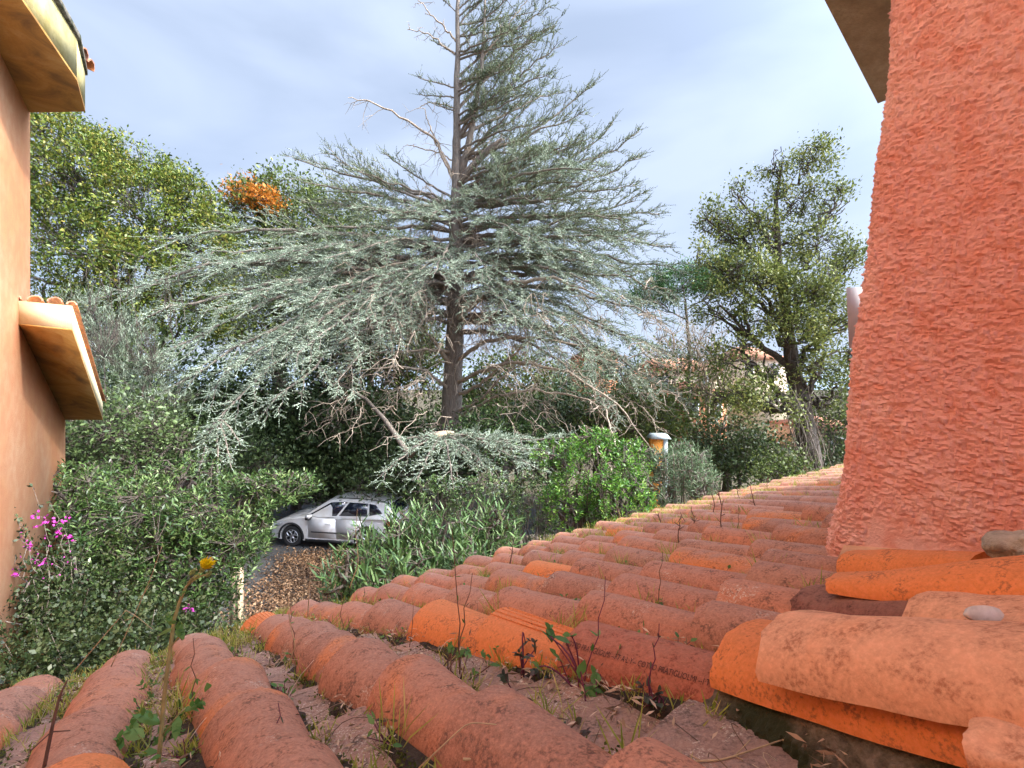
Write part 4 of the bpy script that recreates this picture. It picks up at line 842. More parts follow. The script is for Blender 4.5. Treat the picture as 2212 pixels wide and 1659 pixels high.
bgtree('small dark bush at the ivy-wrapped trunk foot', 1690, 1015, 14.4, .7, .45, 160, Lf_oak2, sz=.08)
bgtree('green tree filling in behind the car and left cedar limbs', 520, 930, 19, 2.6, 1.3, 380, Lf_oak2, sz=.14)
# umbrella pine far behind
pc = P(1475, 612, 34); t0 = P(1490, 0, 34)*[1, 1, 0]
tree('umbrella_pine', 'flat-topped bright green umbrella pine beyond the cedar', 'tree', t0, [t0, P(1490, 760, 34), P(1480, 650, 34)], [.14, .12, .1], [(pc, (2.6, 2.2, 1.2), 380), (P(1560, 600, 35), (2.2, 2, 1.3), 300), (P(1410, 640, 34), (1.6, 1.5, .9), 200)], [BK, Lf_pine], (.22, .3), 14, .3, None, cut=-.3, shell=.6)
# bare winter tree between cedar and oak
t_ = thing('bare_tree', 'pale leafless tree between the cedar and the ivy-wrapped oak', 'tree', P(1530, 0, 18)*[1, 1, 0]); g = MB()
def branch(p, d, ln, r, lev):
    q = curve(p, p+d*ln, rng.normal(size=3)*.08*ln, 6, .06*ln, rng.random()*50); g.tube(q, np.linspace(r, r*.55, 6), 5 if lev > 1 else 3, cap=False)
    if lev == 0: return
    for k in range(5 if lev > 1 else 6):
        j = rng.integers(2, 6); branch(q[j], nrm(d*.8+rdir(1)[0]*.75+[0, 0, .15]), ln*rng.uniform(.45, .7), r*.5, lev-1)
b0 = P(1530, 0, 18)*[1, 1, 0]
for dx in (-.35, -.05, .3, .5): branch(b0+[0, 0, 2.5], nrm([dx, .1, 1]), 3.3, .07, 3)
g.tube([b0, b0+[0, 0, 2.7]], [.14, .09], 8); g.build('trunk', BKP, t_, False)
# dry ivy stems on the right oak
g = MB()
for k in range(22):
    a, b_ = P(1765+rng.normal()*14, 1120, 15.1), P(1716+rng.normal()*16, 790+rng.random()*120, 15.15)
    q = curve(a, b_, rng.normal(size=3)*.25, 12, .25, k*1.7); q[:, 1] -= .22; g.tube(q, .012, 4, cap=False)
for k in range(14):
    a = P(1745+rng.normal()*20, rng.uniform(850, 960), 14.95); g.tube(curve(a, a+np.array([rng.normal()*.5, -.2, -rng.uniform(.6, 1.6)]), rng.normal(size=3)*.2, 8, .12, k), .008, 3, cap=False)
tag(g.build('dry_ivy', BKG), 'tangle of dry ivy stems climbing the oak by the tower', 'ivy')

# ------------------------------------------------------------ shrubs
SG = 'shrubs around the drive'
shrub('pittosporum_shrub', 'big rounded glossy green shrub overhanging the front of the car', [(P(230,1035,7.2),(.55,.5,.35),90),(P(400,1020,7.4),(.6,.5,.3),80),(P(300,1130,6.4),(1.15,.8,.62),620),(P(490,1100,6.4),(.72,.7,.52),330),(P(250,1250,5.9),(1.0,.8,.7),420),(P(420,1200,5.9),(.72,.6,.7),380),(P(370,1310,5.6),(.5,.5,.5),230),(P(600,1045,6.8),(.62,.5,.22),130),(P(530,1150,6.3),(.38,.4,.4),110),(P(170,1060,6.6),(.6,.5,.4),160)], Lf_pitt, BK, whorl=10, leaf=(.092, .25), lean=.5, group=SG, cut=-.5, shell=.5, low=-.9)
shrub('laurel_shrub', 'bright glossy green shrub beside the orange pillar', [(P(1290,1000,8.2),(.75,.8,.62),400),(P(1365,985,8.6),(.4,.4,.42),120),(P(1330,1080,7.8),(.62,.6,.6),330),(P(1235,1080,8),(.6,.6,.55),300),(P(1200,980,8.8),(.5,.5,.35),110),(P(1385,1060,8.),(.3,.3,.4),80)], Lf_laurel, BK, whorl=7, leaf=(.07, .42), group=SG, cut=-.22, nf=2.2, low=-.9)
shrub('laurel_shrub', 'dark green shrub with light spots under the low silver branch', [(P(1150,1090,9.4),(.8,.8,.75),330),(P(1050,1090,10),(.8,.8,.75),300),(P(940,1080,10.6),(.7,.8,.6),220)], Lf_pitt, BK, whorl=6, leaf=(.08, .42), group=SG, cut=-.3, low=-.9)
shrub('oleander_shrub', 'oleander with long narrow leaves hiding the rear of the car', [(P(840,1190,5.2),(.52,.5,.42),95),(P(970,1170,5.4),(.55,.5,.40),95),(P(760,1250,4.7),(.34,.35,.36),60),(P(880,1260,4.6),(.5,.4,.36),80),(P(1060,1140,5.8),(.42,.45,.36),60),(P(1010,1230,4.9),(.36,.35,.3),50),(P(880,1140,5.4),(.35,.35,.3),40)], Lf_olean, BK, whorl=15, leaf=(.16, .125), lean=.5, lance=True, group=SG, cut=-.6, shell=.3, low=-.9, curl=.02)
shrub('olive_shrub', 'pale feathery shrub in front of the orange pillar', [(P(1475,1005,8.6),(.55,.5,.48),230),(P(1510,1045,8.4),(.45,.4,.35),140),(P(1435,1060,8.5),(.36,.4,.35),100),(P(1425,1010,9.),(.28,.3,.3),50),(P(1412,985,9.2),(.22,.25,.2),50)], Lf_olive, BKG, whorl=7, leaf=(.11, .14), group=SG, lean=.7, cut=-.5, low=-.9)
shrub('tamarisk_shrub', 'tall wispy grey-green shrub just behind the lower eave', [(P(250,790,11.4),(1.2,.9,1.6),650),(P(180,720,11.6),(.9,.8,1.2),380),(P(330,850,11.4),(.9,.8,1.),300)], Lf_grey, BK, whorl=6, leaf=(.15, .11), group=SG, lean=1.2, cut=-.6, low=-.95, stems=5,
 extra=lambda g, st: [ (st.tube(curve(p_, p_+np.array([rng.normal()*.15, 0, rng.uniform(.5, 1.2)]), (0, 0, 0), 6, .06, 1), np.linspace(.010, .004, 6), 4, cap=False), g.leaves(np.repeat(curve(p_, p_+np.array([0, 0, .8]), (0, 0, 0), 12), 3, 0), rdir(36)+[0, 0, .8], .07, .015)) for p_ in [P(rng.uniform(150, 400), rng.uniform(640, 800), 11.2) for _ in range(26)]])
# the flowering climber between the house and the roof
M['magenta'] = leafmat('magenta_petals', [(.45, .03, .32), (.65, .08, .50)], .2, .6)
vb = [(P(60,1390,4.6),(.9,.6,.55),520),(P(210,1330,5.2),(.9,.6,.6),560),(P(350,1380,5.0),(.7,.5,.55),420),(P(110,1260,5.4),(.6,.5,.5),230),(P(300,1420,4.2),(.7,.4,.4),360),(P(60,1470,3.9),(.6,.4,.4),260),(P(430,1330,5.8),(.5,.5,.5),260),(P(200,1460,4.2),(.6,.4,.4),280)]
vt = thing('flowering_climber', 'dark leafy climber with magenta flowers between the salmon wall and the tiles', 'climber', P(200, 0, 5)*[1, 1, 0]); g = MB(); st = MB(); fl = MB()
for i, (c, r, n) in enumerate(vb):
    q = cloud(c, r, n, .3, -.35, 1.6, -.9, i*2.); crown(g, q, 10, .040, .6, .07, .2, c)
    root = np.array([c[0], c[1]+.2, .0])
    for k in range(16): e1_ = c+rdir(1)[0]*r*.9; st.tube(curve(root, e1_, (0, 0, .3), 9, .25, k), np.linspace(.014, .004, 9), 4, cap=False)
for px_, py_, Y_ in [(75,1060,4.9),(25,1100,4.7),(110,1075,5.1),(130,1130,5.2),(60,1150,4.9),(100,1180,5.),(20,1200,4.7),(150,1200,5.2),(45,1120,4.8)]:
    b_ = P(px_+25, 1330, Y_); q = curve(b_, P(px_, py_, Y_), (.08, 0, 0), 14, .08, px_); st.tube(q, np.linspace(.007, .002, 14), 4, cap=False)
    g.leaves(np.repeat(q[2:], 4, 0), rdir(4*12)+[0, 0, -.2], .05, .028); fl.leaves(np.repeat(q[7:12], 2, 0)+rng.normal(size=(10, 3))*.02, rdir(10), .022, .016)
for px_, py_ in [(118,1128),(100,1122),(88,1135),(125,1148),(140,1122),(62,1180),(410,1315),(400,1318),(98,1210),(150,1165),(30,1240),(75,1117)]:
    c = P(px_, py_, 4.6); fl.leaves(c+rng.normal(size=(9, 3))*.018, rdir(9), .032, .026)
st.build('stems', BKG, vt); g.build('leaves', Lf_vine, vt); fl.build('blossom', M['magenta'], vt)

# ------------------------------------------------------------ pillar, post, low wall, far houses
M['orangew'] = stucco('orange_render', (.78, .30, .05), (.80, .34, .08), (.7, .24, .04)); M['greycap'] = plain('grey_cap', (.36, .42, .42), .7, 0, .15, 10)
t_ = thing('pillar', 'orange rendered pillar with a grey cap among the shrubs', 'pillar', P(1420, 0, 13.6)*[1, 1, 0])
x0, x1 = P(1411, 0, 13.6)[0], P(1433, 0, 13.6)[0]; zt = P(0, 948, 13.6)[2]
g = MB(); g.box((x0, 13.6, 0), (x1, 14.0, zt)); g.build('shaft', M['orangew'], t_); g = MB(); g.box((x1+.002, 13.58, 0), (x1+.12, 14.0, zt-.01)); g.build('corner_post', M['greycap'], t_)
g = MB(); g.hexa([(x0-.06, 13.5, zt+.003), (x1+.20, 13.5, zt+.003), (x1+.20, 14.1, zt+.003), (x0-.06, 14.1, zt+.003), (x0+.02, 13.6, zt+.13), (x1+.12, 13.6, zt+.13), (x1+.12, 14.0, zt+.13), (x0+.02, 14.0, zt+.13)]); g.build('cap', M['greycap'], t_)
M['oldwood'] = plain('weathered_wood', (.34, .24, .17), .9, 0, .4, 12, .5, 40); M['palewood'] = plain('pale_cut_wood', (.42, .31, .2), .9, 0, .3, 12)
t_ = thing('gate_post', 'weathered wooden post with a pale split edge beside the drive', 'post', P(508, 0, 9.2)*[1, 1, 0]); x0 = P(496, 0, 9.2)[0]; zt = P(0, 1222, 9.2)[2]
g = MB(); g.box((x0, 9.2, 0), (x0+.14, 9.34, zt)); g.build('post', M['oldwood'], t_); g = MB(); g.box((x0+.142, 9.19, 0), (x0+.20, 9.33, zt-.06)); g.build('split_edge', M['palewood'], t_)
m, t, b, o = newmat('dry_stone'); br = t.nodes.new('ShaderNodeTexVoronoi'); br.inputs['Scale'].default_value = 6; tcn = t.nodes.new('ShaderNodeTexCoord'); t.links.new(tcn.outputs['Object'], br.inputs['Vector'])
t.links.new(ramp(t, br.outputs['Distance'], [(.2, (.26, .22, .16)), (.6, (.12, .09, .06)), (.8, (.02, .015, .01))]), b.inputs['Base Color']); b.inputs['Roughness'].default_value = .95; bump_(t, b, br.outputs['Distance'], 1, .05); M['stone'] = m
g = MB(); g.hexa([(-.9, 12.3, 0), (4.5, 12.6, 0), (4.5, 13., 0), (-.9, 12.7, 0), (-.9, 12.35, 1.25), (4.5, 12.65, 1.25), (4.5, 12.95, 1.25), (-.9, 12.65, 1.25)]); tag(g.build('stone_wall', M['stone']), 'low dry stone wall in the shade under the shrubs', 'wall')
M['beige'] = plain('beige_render', (.62, .50, .36), .9, 0, .06, .5); M['coral'] = plain('coral_render', (.70, .27, .14), .9, 0, .08, .5); M['glass'] = plain('dark_window', (.04, .045, .05), .2, 0, .1, .5); M['whitef'] = plain('white_frame', (.75, .75, .73), .6, 0, .03)
M['rtile'] = plain('far_roof_tiles', (.42, .19, .11), .9, 0, .25, 3)
def far_house(label, x0, x1, ytop, Y, mat, roofh=1.6, rows=2):
    a, b_ = P(x0, ytop, Y), P(x1, ytop, Y); t_ = thing('distant_house', label, 'house', ((a[0]+b_[0])/2, Y, 0), 'houses beyond the trees'); g = MB(); g.box((a[0], Y, -.1), (b_[0], Y+8, a[2])); g.build('wall', mat, t_)
    g = MB(); mxx = (a[0]+b_[0])/2; g.hexa([(a[0]-.4, Y-.4, a[2]+.003), (b_[0]+.4, Y-.4, a[2]+.003), (b_[0]+.4, Y+8.4, a[2]+.003), (a[0]-.4, Y+8.4, a[2]+.003), (a[0]+2, Y+3.8, a[2]+roofh), (b_[0]-2, Y+3.8, a[2]+roofh), (b_[0]-2, Y+4.2, a[2]+roofh), (a[0]+2, Y+4.2, a[2]+roofh)]); g.build('roof', M['rtile'], t_)
    W = b_[0]-a[0]; n = max(2, int(W/3.))
    for r_ in range(rows):
        for k in range(n):
            cx = a[0]+W*(k+.5)/n; z = a[2]-1.9-r_*2.9
            g = MB(); g.box((cx-.55, Y-.06, z-.05), (cx+.55, Y-.003, z+1.35)); f = g.build('window', M['whitef'], t_); g = MB(); g.box((cx-.46, Y-.07, z+.03), (cx+.46, Y-.062, z+1.27)); g.build('pane', M['glass'], f)
far_house('coral house seen through the drooping cedar branches', 1255, 1335, 770, 42, M['coral'], 1.2)
far_house('beige house seen left of the ivy-wrapped oak', 1390, 1560, 800, 46, M['beige'], 1.4)
far_house('pale house seen between the oak trunk and the beige house', 1590, 1700, 775, 52, M['beige'], 1.6)
far_house('coral-fronted low house glimpsed behind the umbrella pine trunk', 1470, 1570, 850, 38, M['coral'], 1.0, 1)
far_house('pale house glimpsed right of the ivy-wrapped oak', 1780, 1900, 930, 36, M['beige'], .8, 1)
#PART3

# ------------------------------------------------------------ the silver car
m, t, b, o = newmat('dusty_silver_paint'); nf = noise_(t, 2.2, 6, .6); nf2 = noise_(t, 40, 3, .6)
t.links.new(mix_(t, ramp(t, nf, [(.4, 0), (.65, .7)]), (.80, .80, .81), (.62, .57, .50)), b.inputs['Base Color']); b.inputs['Metallic'].default_value = .1; b.inputs['Roughness'].default_value = .42; b.inputs['Coat Weight'].default_value = .4; M['paint'] = m
M['black'] = plain('black_plastic', (.02, .02, .022), .55); M['tyre'] = plain('tyre_rubber', (.025, .024, .023), .85); M['alloy'] = plain('alloy_rim', (.55, .55, .56), .35, .8, .05)
m, t, b, o = newmat('tinted_glass'); b.inputs['Base Color'].default_value = (.012, .015, .03, 1); b.inputs['Roughness'].default_value = .06; b.inputs['Specular IOR Level'].default_value = .8; M['cglass'] = m
M['lamp'] = plain('clear_lamp', (.6, .62, .65), .1); M['redlamp'] = plain('red_lamp', (.4, .02, .02), .2)
fw = P(629, 1157, 15.35); yaw = R(-9)
# car frame: x from the nose to the tail, y away from the camera side (0 = near flank), z up; front wheel centre at x=.92
fx = np.array([math.cos(yaw), math.sin(yaw), 0]); fy = np.array([-math.sin(yaw), math.cos(yaw), 0]); org = fw-fx*.92; org[2] = 0
def cw(x, y, z): return org+fx*x+fy*y+np.array([0, 0, z])
car = thing('parked_car', 'dusty silver compact crossover parked nose to the left under the shrub', 'car', tuple(cw(2.2, .9, 0)))
WBX = (.92, 3.56); RW = .345
def arch(cx, r, n=12): return [(cx+r*math.cos(a), RW+r*math.sin(a)) for a in np.linspace(math.pi+.25, -.25, n)] if False else [(cx-r*math.cos(a), RW+r*math.sin(a)) for a in np.linspace(-.3, math.pi+.3, n)]
low = [(.06, .36), (.12, .24)]+[(x, z) for x, z in arch(WBX[0], .40)]+[(1.5, .22), (3.0, .22)]+arch(WBX[1], .40)+[(4.30, .30), (4.42, .45)]
top = [(4.44, .80), (4.38, 1.02), (4.1, 1.04), (3.2, 1.01), (2.2, .99), (1.32, .97), (.95, .93), (.5, .84), (.16, .72), (.02, .55)]
prof_ = low+top; cx_, cz_ = 2.2, .62
g = MB(); layers = [(0.035, 1.0), (0., .985)]
def inset(f, taper=0.): return [(cx_+(x-cx_)*f, cz_+(z-cz_)*f) for x, z in prof_]
Ls = [(.09, 1.0), (.0, .975), (1.78, .975), (1.69, 1.0)]
rings = []
for yy, f in [(0.0, .955), (.035, .988), (.12, 1.0), (1.66, 1.0), (1.745, .988), (1.78, .955)]:
    rings.append([cw(cx_+(x-cx_)*(1-(1-f)*.6)+(.12*(max(0, .3-x)/.3)+0 if False else 0), yy+(.22*max(0, (.5-x)/.5)**2+.14*max(0, (x-4.1)/.35)**2)*(1 if yy < .9 else -1)*1.0+(.05*max(0, z-.62)*(1 if yy < .9 else -1)), cz_+(z-cz_)*f) for x, z in prof_])
n = len(prof_); V = [p for r_ in rings for p in r_]
g.poly(V, [list(range(n))[::-1], list(range(5*n, 6*n))]+[[k*n+i, k*n+(i+1) % n, (k+1)*n+(i+1) % n, (k+1)*n+i] for k in range(5) for i in range(n)])
body = g.build('body', M['paint'], car, True)
# cabin: plan outlines at belt and roof
def cab(x): return None
belt = [(1.30, .99), (1.75, 1.0), (2.5, 1.01), (3.3, 1.02), (4.05, 1.03), (4.36, 1.03)]
rooff = [(2.02, 1.47), (2.35, 1.535), (2.75, 1.555), (3.35, 1.54), (3.85, 1.49), (4.10, 1.44)]
ring_b = [[cw(x, .055+.09*(1 if i in (0, 5) else 0), z) for i, (x, z) in enumerate(belt)], [cw(x, 1.78-.055-.09*(1 if i in (0, 5) else 0), z) for i, (x, z) in enumerate(belt)]]
ring_r = [[cw(x, .29+.05*(1 if i in (0, 5) else 0), z) for i, (x, z) in enumerate(rooff)], [cw(x, 1.49-.05*(1 if i in (0, 5) else 0), z) for i, (x, z) in enumerate(rooff)]]
mid_r = [cw(x, .89, z+.035) for x, z in rooff]; mid_b = [cw(belt[0][0]-.12, .89, .985), cw(belt[5][0]+.06, .89, 1.03)]
g = MB(); V = ring_b[0]+ring_r[0]+mid_r+ring_r[1]+ring_b[1]+mid_b; F = []
for i in range(5):
    F += [[i, i+1, 6+i+1, 6+i], [6+i, 7+i, 13+i, 12+i], [12+i, 13+i, 19+i, 18+i], [18+i, 19+i, 25+i, 24+i]]
F += [[0, 6, 12, 30], [30, 12, 18, 24], [5, 31, 17, 11], [31, 29, 23, 17]]
g.poly(V, F); rf = g.build('roof', M['paint'], car, True)
def side(x, s, off=-.006, far=False):   # point on the cabin flank: x along, s from belt (0) to roof (1)
    i = np.interp
    xb = x; bz = i(xb, [p[0] for p in belt], [p[1] for p in belt]); by = i(xb, [1.3, 1.75, 4.05, 4.36], [.145, .055, .055, .145])
    u_ = (x-1.30)/(4.36-1.30); xr = 2.02+u_*(4.10-2.02); rz = i(xr, [p[0] for p in rooff], [p[1] for p in rooff]); ry = .29
    X = xb+(xr-xb)*s; Yy = by+(ry-by)*s+off; Z = bz+(rz-bz)*s
    return cw(X, Yy if not far else 1.78-Yy, Z)
for far in (False, True):
    for nm, quad in (('side_window', [(1.40, .08), (2.43, .08), (2.47, .86), (1.68, .86)]), ('side_window', [(2.52, .10), (3.50, .12), (3.42, .84), (2.56, .84)]), ('quarter_window', [(3.58, .16), (4.05, .34), (3.80, .80), (3.50, .84)])):
        g = MB(); q = [side(x, s, -.010, far) for x, s in quad]
        q2 = [(a*(1-f)+b2*f) for a, b2 in zip(q, q[1:]+q[:1]) for f in (0, .33, .66)]
        g.prism([side(x, s, -.010, far) for x, s in quad], fy*(.012 if not far else -.012)); g.build(nm, M['cglass'], car)
def panel(nm, pts, mat, d=None, th=.01):
    g = MB(); g.prism(pts, fx*0+np.array([0, 0, -th]) if d is None else d); return g.build(nm, mat, car)
nf_ = nrm(np.array(cw(-1, .89, 1.3))-cw(0, .89, .9)+0)
wsn = nrm(fx*-.5+np.array([0, 0, .78]))
def wsp(yy, s): a = ring_b[0][0]*(1-yy)+ring_b[1][0]*yy; b2 = ring_r[0][0]*(1-yy)+ring_r[1][0]*yy; bulge = fx*(-.12*(1-s))*4*yy*(1-yy)+np.array([0, 0, .035*s])*4*yy*(1-yy); return a+(b2-a)*s+bulge+wsn*.008
g = MB(); nq = 7; V = [wsp(.05+.9*i/(nq-1), s) for s in (.06, .93) for i in range(nq)]; g.poly(V+[v-wsn*.006 for v in V], [[i, i+1, nq+i+1, nq+i] for i in range(nq-1)]); g.build('windscreen', M['cglass'], car)
def rwp(yy, s): a = ring_b[0][5]*(1-yy)+ring_b[1][5]*yy; b2 = ring_r[0][5]*(1-yy)+ring_r[1][5]*yy; return a+(b2-a)*s+fx*.06*(1-s)*4*yy*(1-yy)+np.array([0, 0, .035*s])*4*yy*(1-yy)+nrm(fx+[0, 0, .6])*.008
g = MB(); V = [rwp(.08+.84*i/(nq-1), s) for s in (.2, .9) for i in range(nq)]; g.poly(V, [[i, i+1, nq+i+1, nq+i] for i in range(nq-1)]); g.build('rear_window', M['cglass'], car)
for far in (0, 1):
    yo = -.012 if not far else 1.792; sg = 1 if not far else -1
    # wheels
    for wx in WBX:
        yc = .0 if not far else 1.78; tb = MB()
        prof_t = [(.215, .02), (.30, .0), (RW-.015, .015), (RW, .05), (RW, .17), (RW-.02, .20), (.22, .20)]
        k = 32; V = [cw(wx+r_*math.cos(2*math.pi*j/k), yc+sg*(y_+.01), RW+r_*math.sin(2*math.pi*j/k)) for (r_, y_) in prof_t for j in range(k)]
        tb.add(V, np.array([(i*k+j, i*k+(j+1) % k, (i+1)*k+(j+1) % k, (i+1)*k+j) for i in range(len(prof_t)-1) for j in range(k)])); wh = tb.build('wheel', M['tyre'], car, True)
        g = MB(); g.prism([cw(wx+.22*math.cos(a), yc+sg*.07, RW+.22*math.sin(a)) for a in np.linspace(0, 6.2832, 28, endpoint=False)], fy*sg*.08); g.build('brake_disc', M['black'], wh)
        g = MB()
        for j in range(5):
            a = math.pi/2+j*2*math.pi/5+.2
            def pt(r_, da, y_): return cw(wx+r_*math.cos(a+da), yc+sg*y_, RW+r_*math.sin(a+da))
            g.tube([pt(.03, 0, .04), pt(.10, 0, .03)], [.03, .024], 6); 
            for s2 in (-1, 1): g.tube([pt(.10, 0, .032), pt(.155, s2*.22, .03), pt(.205, s2*.42, .035)], [.02, .017, .016], 6)
        g.tube([cw(wx+.208*math.cos(q), yc+sg*.035, RW+.208*math.sin(q)) for q in np.linspace(0, 6.3, 33)], .011, 6); g.build('rim', M['alloy'], wh, True)
        # dark arch cladding
        g = MB(); V = []
        for r_, y_ in ((.395, .0), (.455, -.016), (.455, .03)):
            V += [cw(wx-r_*math.cos(a), (0 if not far else 1.78)+sg*(y_-.006), RW+r_*math.sin(a)) for a in np.linspace(-.15, math.pi+.15, 20)]
        g.add(V, np.array([(i*20+j, i*20+j+1, (i+1)*20+j+1, (i+1)*20+j) for i in range(2) for j in range(19)])); g.build('wheel_arch', M['black'], car)
    g = MB(); g.prism([cw(x, yo, z) for x, z in ((1.42, .20), (3.06, .20), (3.06, .30), (1.42, .30))], fy*sg*.05); g.build('side_skirt', M['black'], car)
    g = MB(); g.prism([cw(x, yo-.004*sg, z) for x, z in ((1.62, .515), (3.0, .515), (3.0, .545), (1.62, .545))], fy*sg*.02); g.build('door_trim', M['black'], car)
    for dx0, dx1, hx in ((1.52, 2.46, 2.22), (2.50, 3.36, 3.12)):
        g = MB(); g.prism([cw(x, yo+sg*(.012-.003)+sg*.0, z) for x, z in ((dx0, .34), (dx1, .34), (dx1, .955), (dx0, .955))], fy*sg*.03); dr = g.build('door', M['paint'], car)
        g = MB(); g.tube([cw(hx-.10, yo-.022*sg, .80), cw(hx, yo-.032*sg, .805), cw(hx+.10, yo-.022*sg, .80)], .014, 6); g.build('handle', M['alloy'], dr, True)
    mp_ = cw(1.62, -.14 if not far else 1.92, 1.03); g = MB()
    for mi, (dz0, dz1, mat_) in enumerate(((-.07, -.005, 'black'), (-.002, .075, 'paint'))):
        g = MB(); V = [mp_+fx*(dx*.08)+fy*sg*(dy*.09)+[0, 0, dz] for dz in (dz0, dz1) for dx, dy in ((-1.1, -.7), (.8, -1), (.8, 1), (-1.1, 1))]; g.hexa(V); g.build('mirror', M[mat_], car)
    hl = [cw(.10, .24 if not far else 1.54, .60), cw(.42, .015 if not far else 1.765, .66), cw(.62, .02 if not far else 1.76, .78), cw(.20, .26 if not far else 1.52, .73)]
    g = MB(); g.prism([p-fy*sg*.012+np.array([0, 0, .012]) for p in hl], fy*sg*.01); g.build('headlight', M['lamp'], car)
    g = MB(); g.prism([cw(x, (.02 if not far else 1.76)-sg*.01, z) for x, z in ((4.15, .82), (4.36, .80), (4.38, .98), (4.2, 1.0))], fy*sg*.01); g.build('tail_light', M['redlamp'], car)
g = MB(); g.prism([cw(-.012, y_, z_) for y_, z_ in ((.45, .35), (1.33, .35), (1.38, .52), (.40, .52))], fx*.01); g.build('grille', M['black'], car)
g = MB()
for yy in (.33, 1.45): g.tube([cw(x, yy, z+.03) for x, z in rooff[1:]], .014, 6)
g.build('roof_rail', M['black'], car)

# ------------------------------------------------------------ weeds and litter on the roof
M['dry'] = plain('dry_stalk', (.50, .38, .22), .9, 0, .3, 30); M['stalkd'] = plain('dark_stalk', (.16, .09, .06), .9, 0, .3, 30)
Lf_grass = leafmat('roof_grass', [(.16, .22, .03), (.30, .38, .05), (.48, .50, .12), (.55, .46, .20)], .35, .6, 6)
Lf_weed = leafmat('weed_leaves', [(.05, .14, .03), (.10, .24, .05), (.20, .36, .10)], .3, .5, 20); Lf_wdark = leafmat('purple_weed_leaves', [(.05, .06, .05), (.07, .10, .06), (.12, .05, .07)], .2, .5, 20)
def panpt(c, h, jit=.05):
    em = (ecol(c, h)+ecol(c+1, h))/2; return RT(em+rng.normal()*jit, h, -.075)
g = MB(); B_, D_, Ls_, W_ = [], [], [], []
def tuft(p, n, ln, sp=.03):
    b0 = p+rng.normal(size=(n, 3))*[sp, sp, 0]; d = rdir(n)*.55+np.array([0, 0, 1.]); B_.append(b0); D_.append(d); Ls_.append(ln*rng.uniform(.5, 1.2, n)); W_.append(np.full(n, .0026))
for c in range(len(cols)-1):
    H0 = heave(cols[c][0]); e = cols[c][0]
    for _ in range(9):      # thick along the eave
        h = H0-.03-abs(rng.normal())*.16; tuft(panpt(c, h, .035), 48, .05)
    for _ in range(int(34 if e > -.2 else 30)):
        h = rng.uniform(.0, H0); 
        if ecol(c, h) > 1.4 and h < .75: continue
        tuft(RT(ecol(c, h)+rng.choice([-1, 1])*.092, h, -.088), rng.integers(8, 34), .055 if rng.random() < .8 else .12, .012)
    if e > 2.:
        for _ in range(16): h = H0-abs(rng.normal())*.7; tuft(panpt(c, h)+[0, 0, .015], 26, .075, .045)
for x, y, n, ln in [(255,1440,60,.08),(185,1480,50,.07),(460,1400,90,.07),(465,1380,50,.07),(610,1330,90,.05),(700,1345,60,.045),(530,1360,60,.06),(50,1500,70,.08),(290,1440,60,.08),(215,1560,60,.09),(180,1620,60,.10),(1050,1300,14,.09),(1240,1400,10,.12),(1180,1570,22,.10),(1485,1360,16,.09),(1445,1345,10,.08),(1170,1340,18,.07),(870,1310,16,.05),(955,1460,14,.08),(1000,1510,12,.09)]: tuft(hit(x, y, -.08), int(n*2.5), ln*.9, .028)
Pb = np.vstack(B_); D = np.vstack(D_); g.lances(Pb, D, np.concatenate(Ls_), np.concatenate(W_), curl=.25)
tag(g.build('grass_tufts', Lf_grass), 'yellow-green grass tufts sprouting between the roof tiles', 'grass', None, 'stuff')
# dry litter lying in the channels
g = MB(); B_, D_, Ls_, W_ = [], [], [], []
for c in range(0, len(cols)-1):
    H0 = heave(cols[c][0])
    for _ in range(80 if c < 9 else 30):
        h = H0-abs(rng.normal())*.7 if rng.random() < .6 else rng.uniform(.1, H0)
        if h < 0 or (ecol(c, h) > 1.35 and h < .75): continue
        dens = noise.noise((c*3.3, h*3., 2.))
        if dens < -.1: continue
        n = rng.integers(14, 40) if c < 9 else 10; p = panpt(c, h, .06)+rng.normal(size=(n, 3))*[.03, .03, .003]; d = rng.normal(size=(n, 3)); d[:, 2] *= .12; B_.append(p+[0, 0, .006]); D_.append(d); Ls_.append(rng.uniform(.006, .028, n)); W_.append(rng.uniform(.0015, .006, n))
for x, y, n, s_ in [(q_[0], q_[1], q_[2]*4, q_[3]*1.2) for q_ in [(640,1440,120,.04),(600,1480,140,.05),(700,1440,60,.03),(1130,1430,130,.04),(1090,1410,80,.04),(1250,1490,50,.05),(520,1470,90,.04),(880,1290,70,.04),(690,1330,80,.04),(330,1500,120,.05),(130,1520,120,.06),(80,1560,120,.06),(470,1420,80,.04),(760,1500,40,.03),(905,1560,50,.03),(1370,1480,60,.04),(1010,1370,60,.03)]]:
    p = hit(x, y, -.074)+rng.normal(size=(n, 3))*[s_, s_, .002]; d = rng.normal(size=(n, 3)); d[:, 2] *= .15; B_.append(p+[0, 0, .006]); D_.append(d); Ls_.append(rng.uniform(.008, .03, n)); W_.append(rng.uniform(.0015, .005, n))
g.leaves(np.vstack(B_), np.vstack(D_), np.concatenate(Ls_), np.concatenate(W_), .2)
for _ in range(420):
    c = rng.integers(0, 12); h = rng.uniform(.15, heave(cols[c][0]))
    if ecol(c, h) > 1.35 and h < .75: continue
    p = panpt(c, h, .05); a_ = rng.normal(size=3); a_[2] *= .06; q = curve(p, p+nrm(a_)*rng.uniform(.04, .15)-Hd*0, rng.normal(size=3)*[.02, .02, .006]+[0, 0, .008], 6, 0); g.tube(q, .0007, 3, cap=False)
m, t, b, o = newmat('roof_litter'); ge = t.nodes.new('ShaderNodeNewGeometry')
t.links.new(ramp(t, ge.outputs['Random Per Island'], [(0, (.08, .05, .03)), (.3, (.22, .14, .08)), (.65, (.45, .33, .22)), (1, (.66, .54, .40))]), b.inputs['Base Color']); b.inputs['Roughness'].default_value = .9
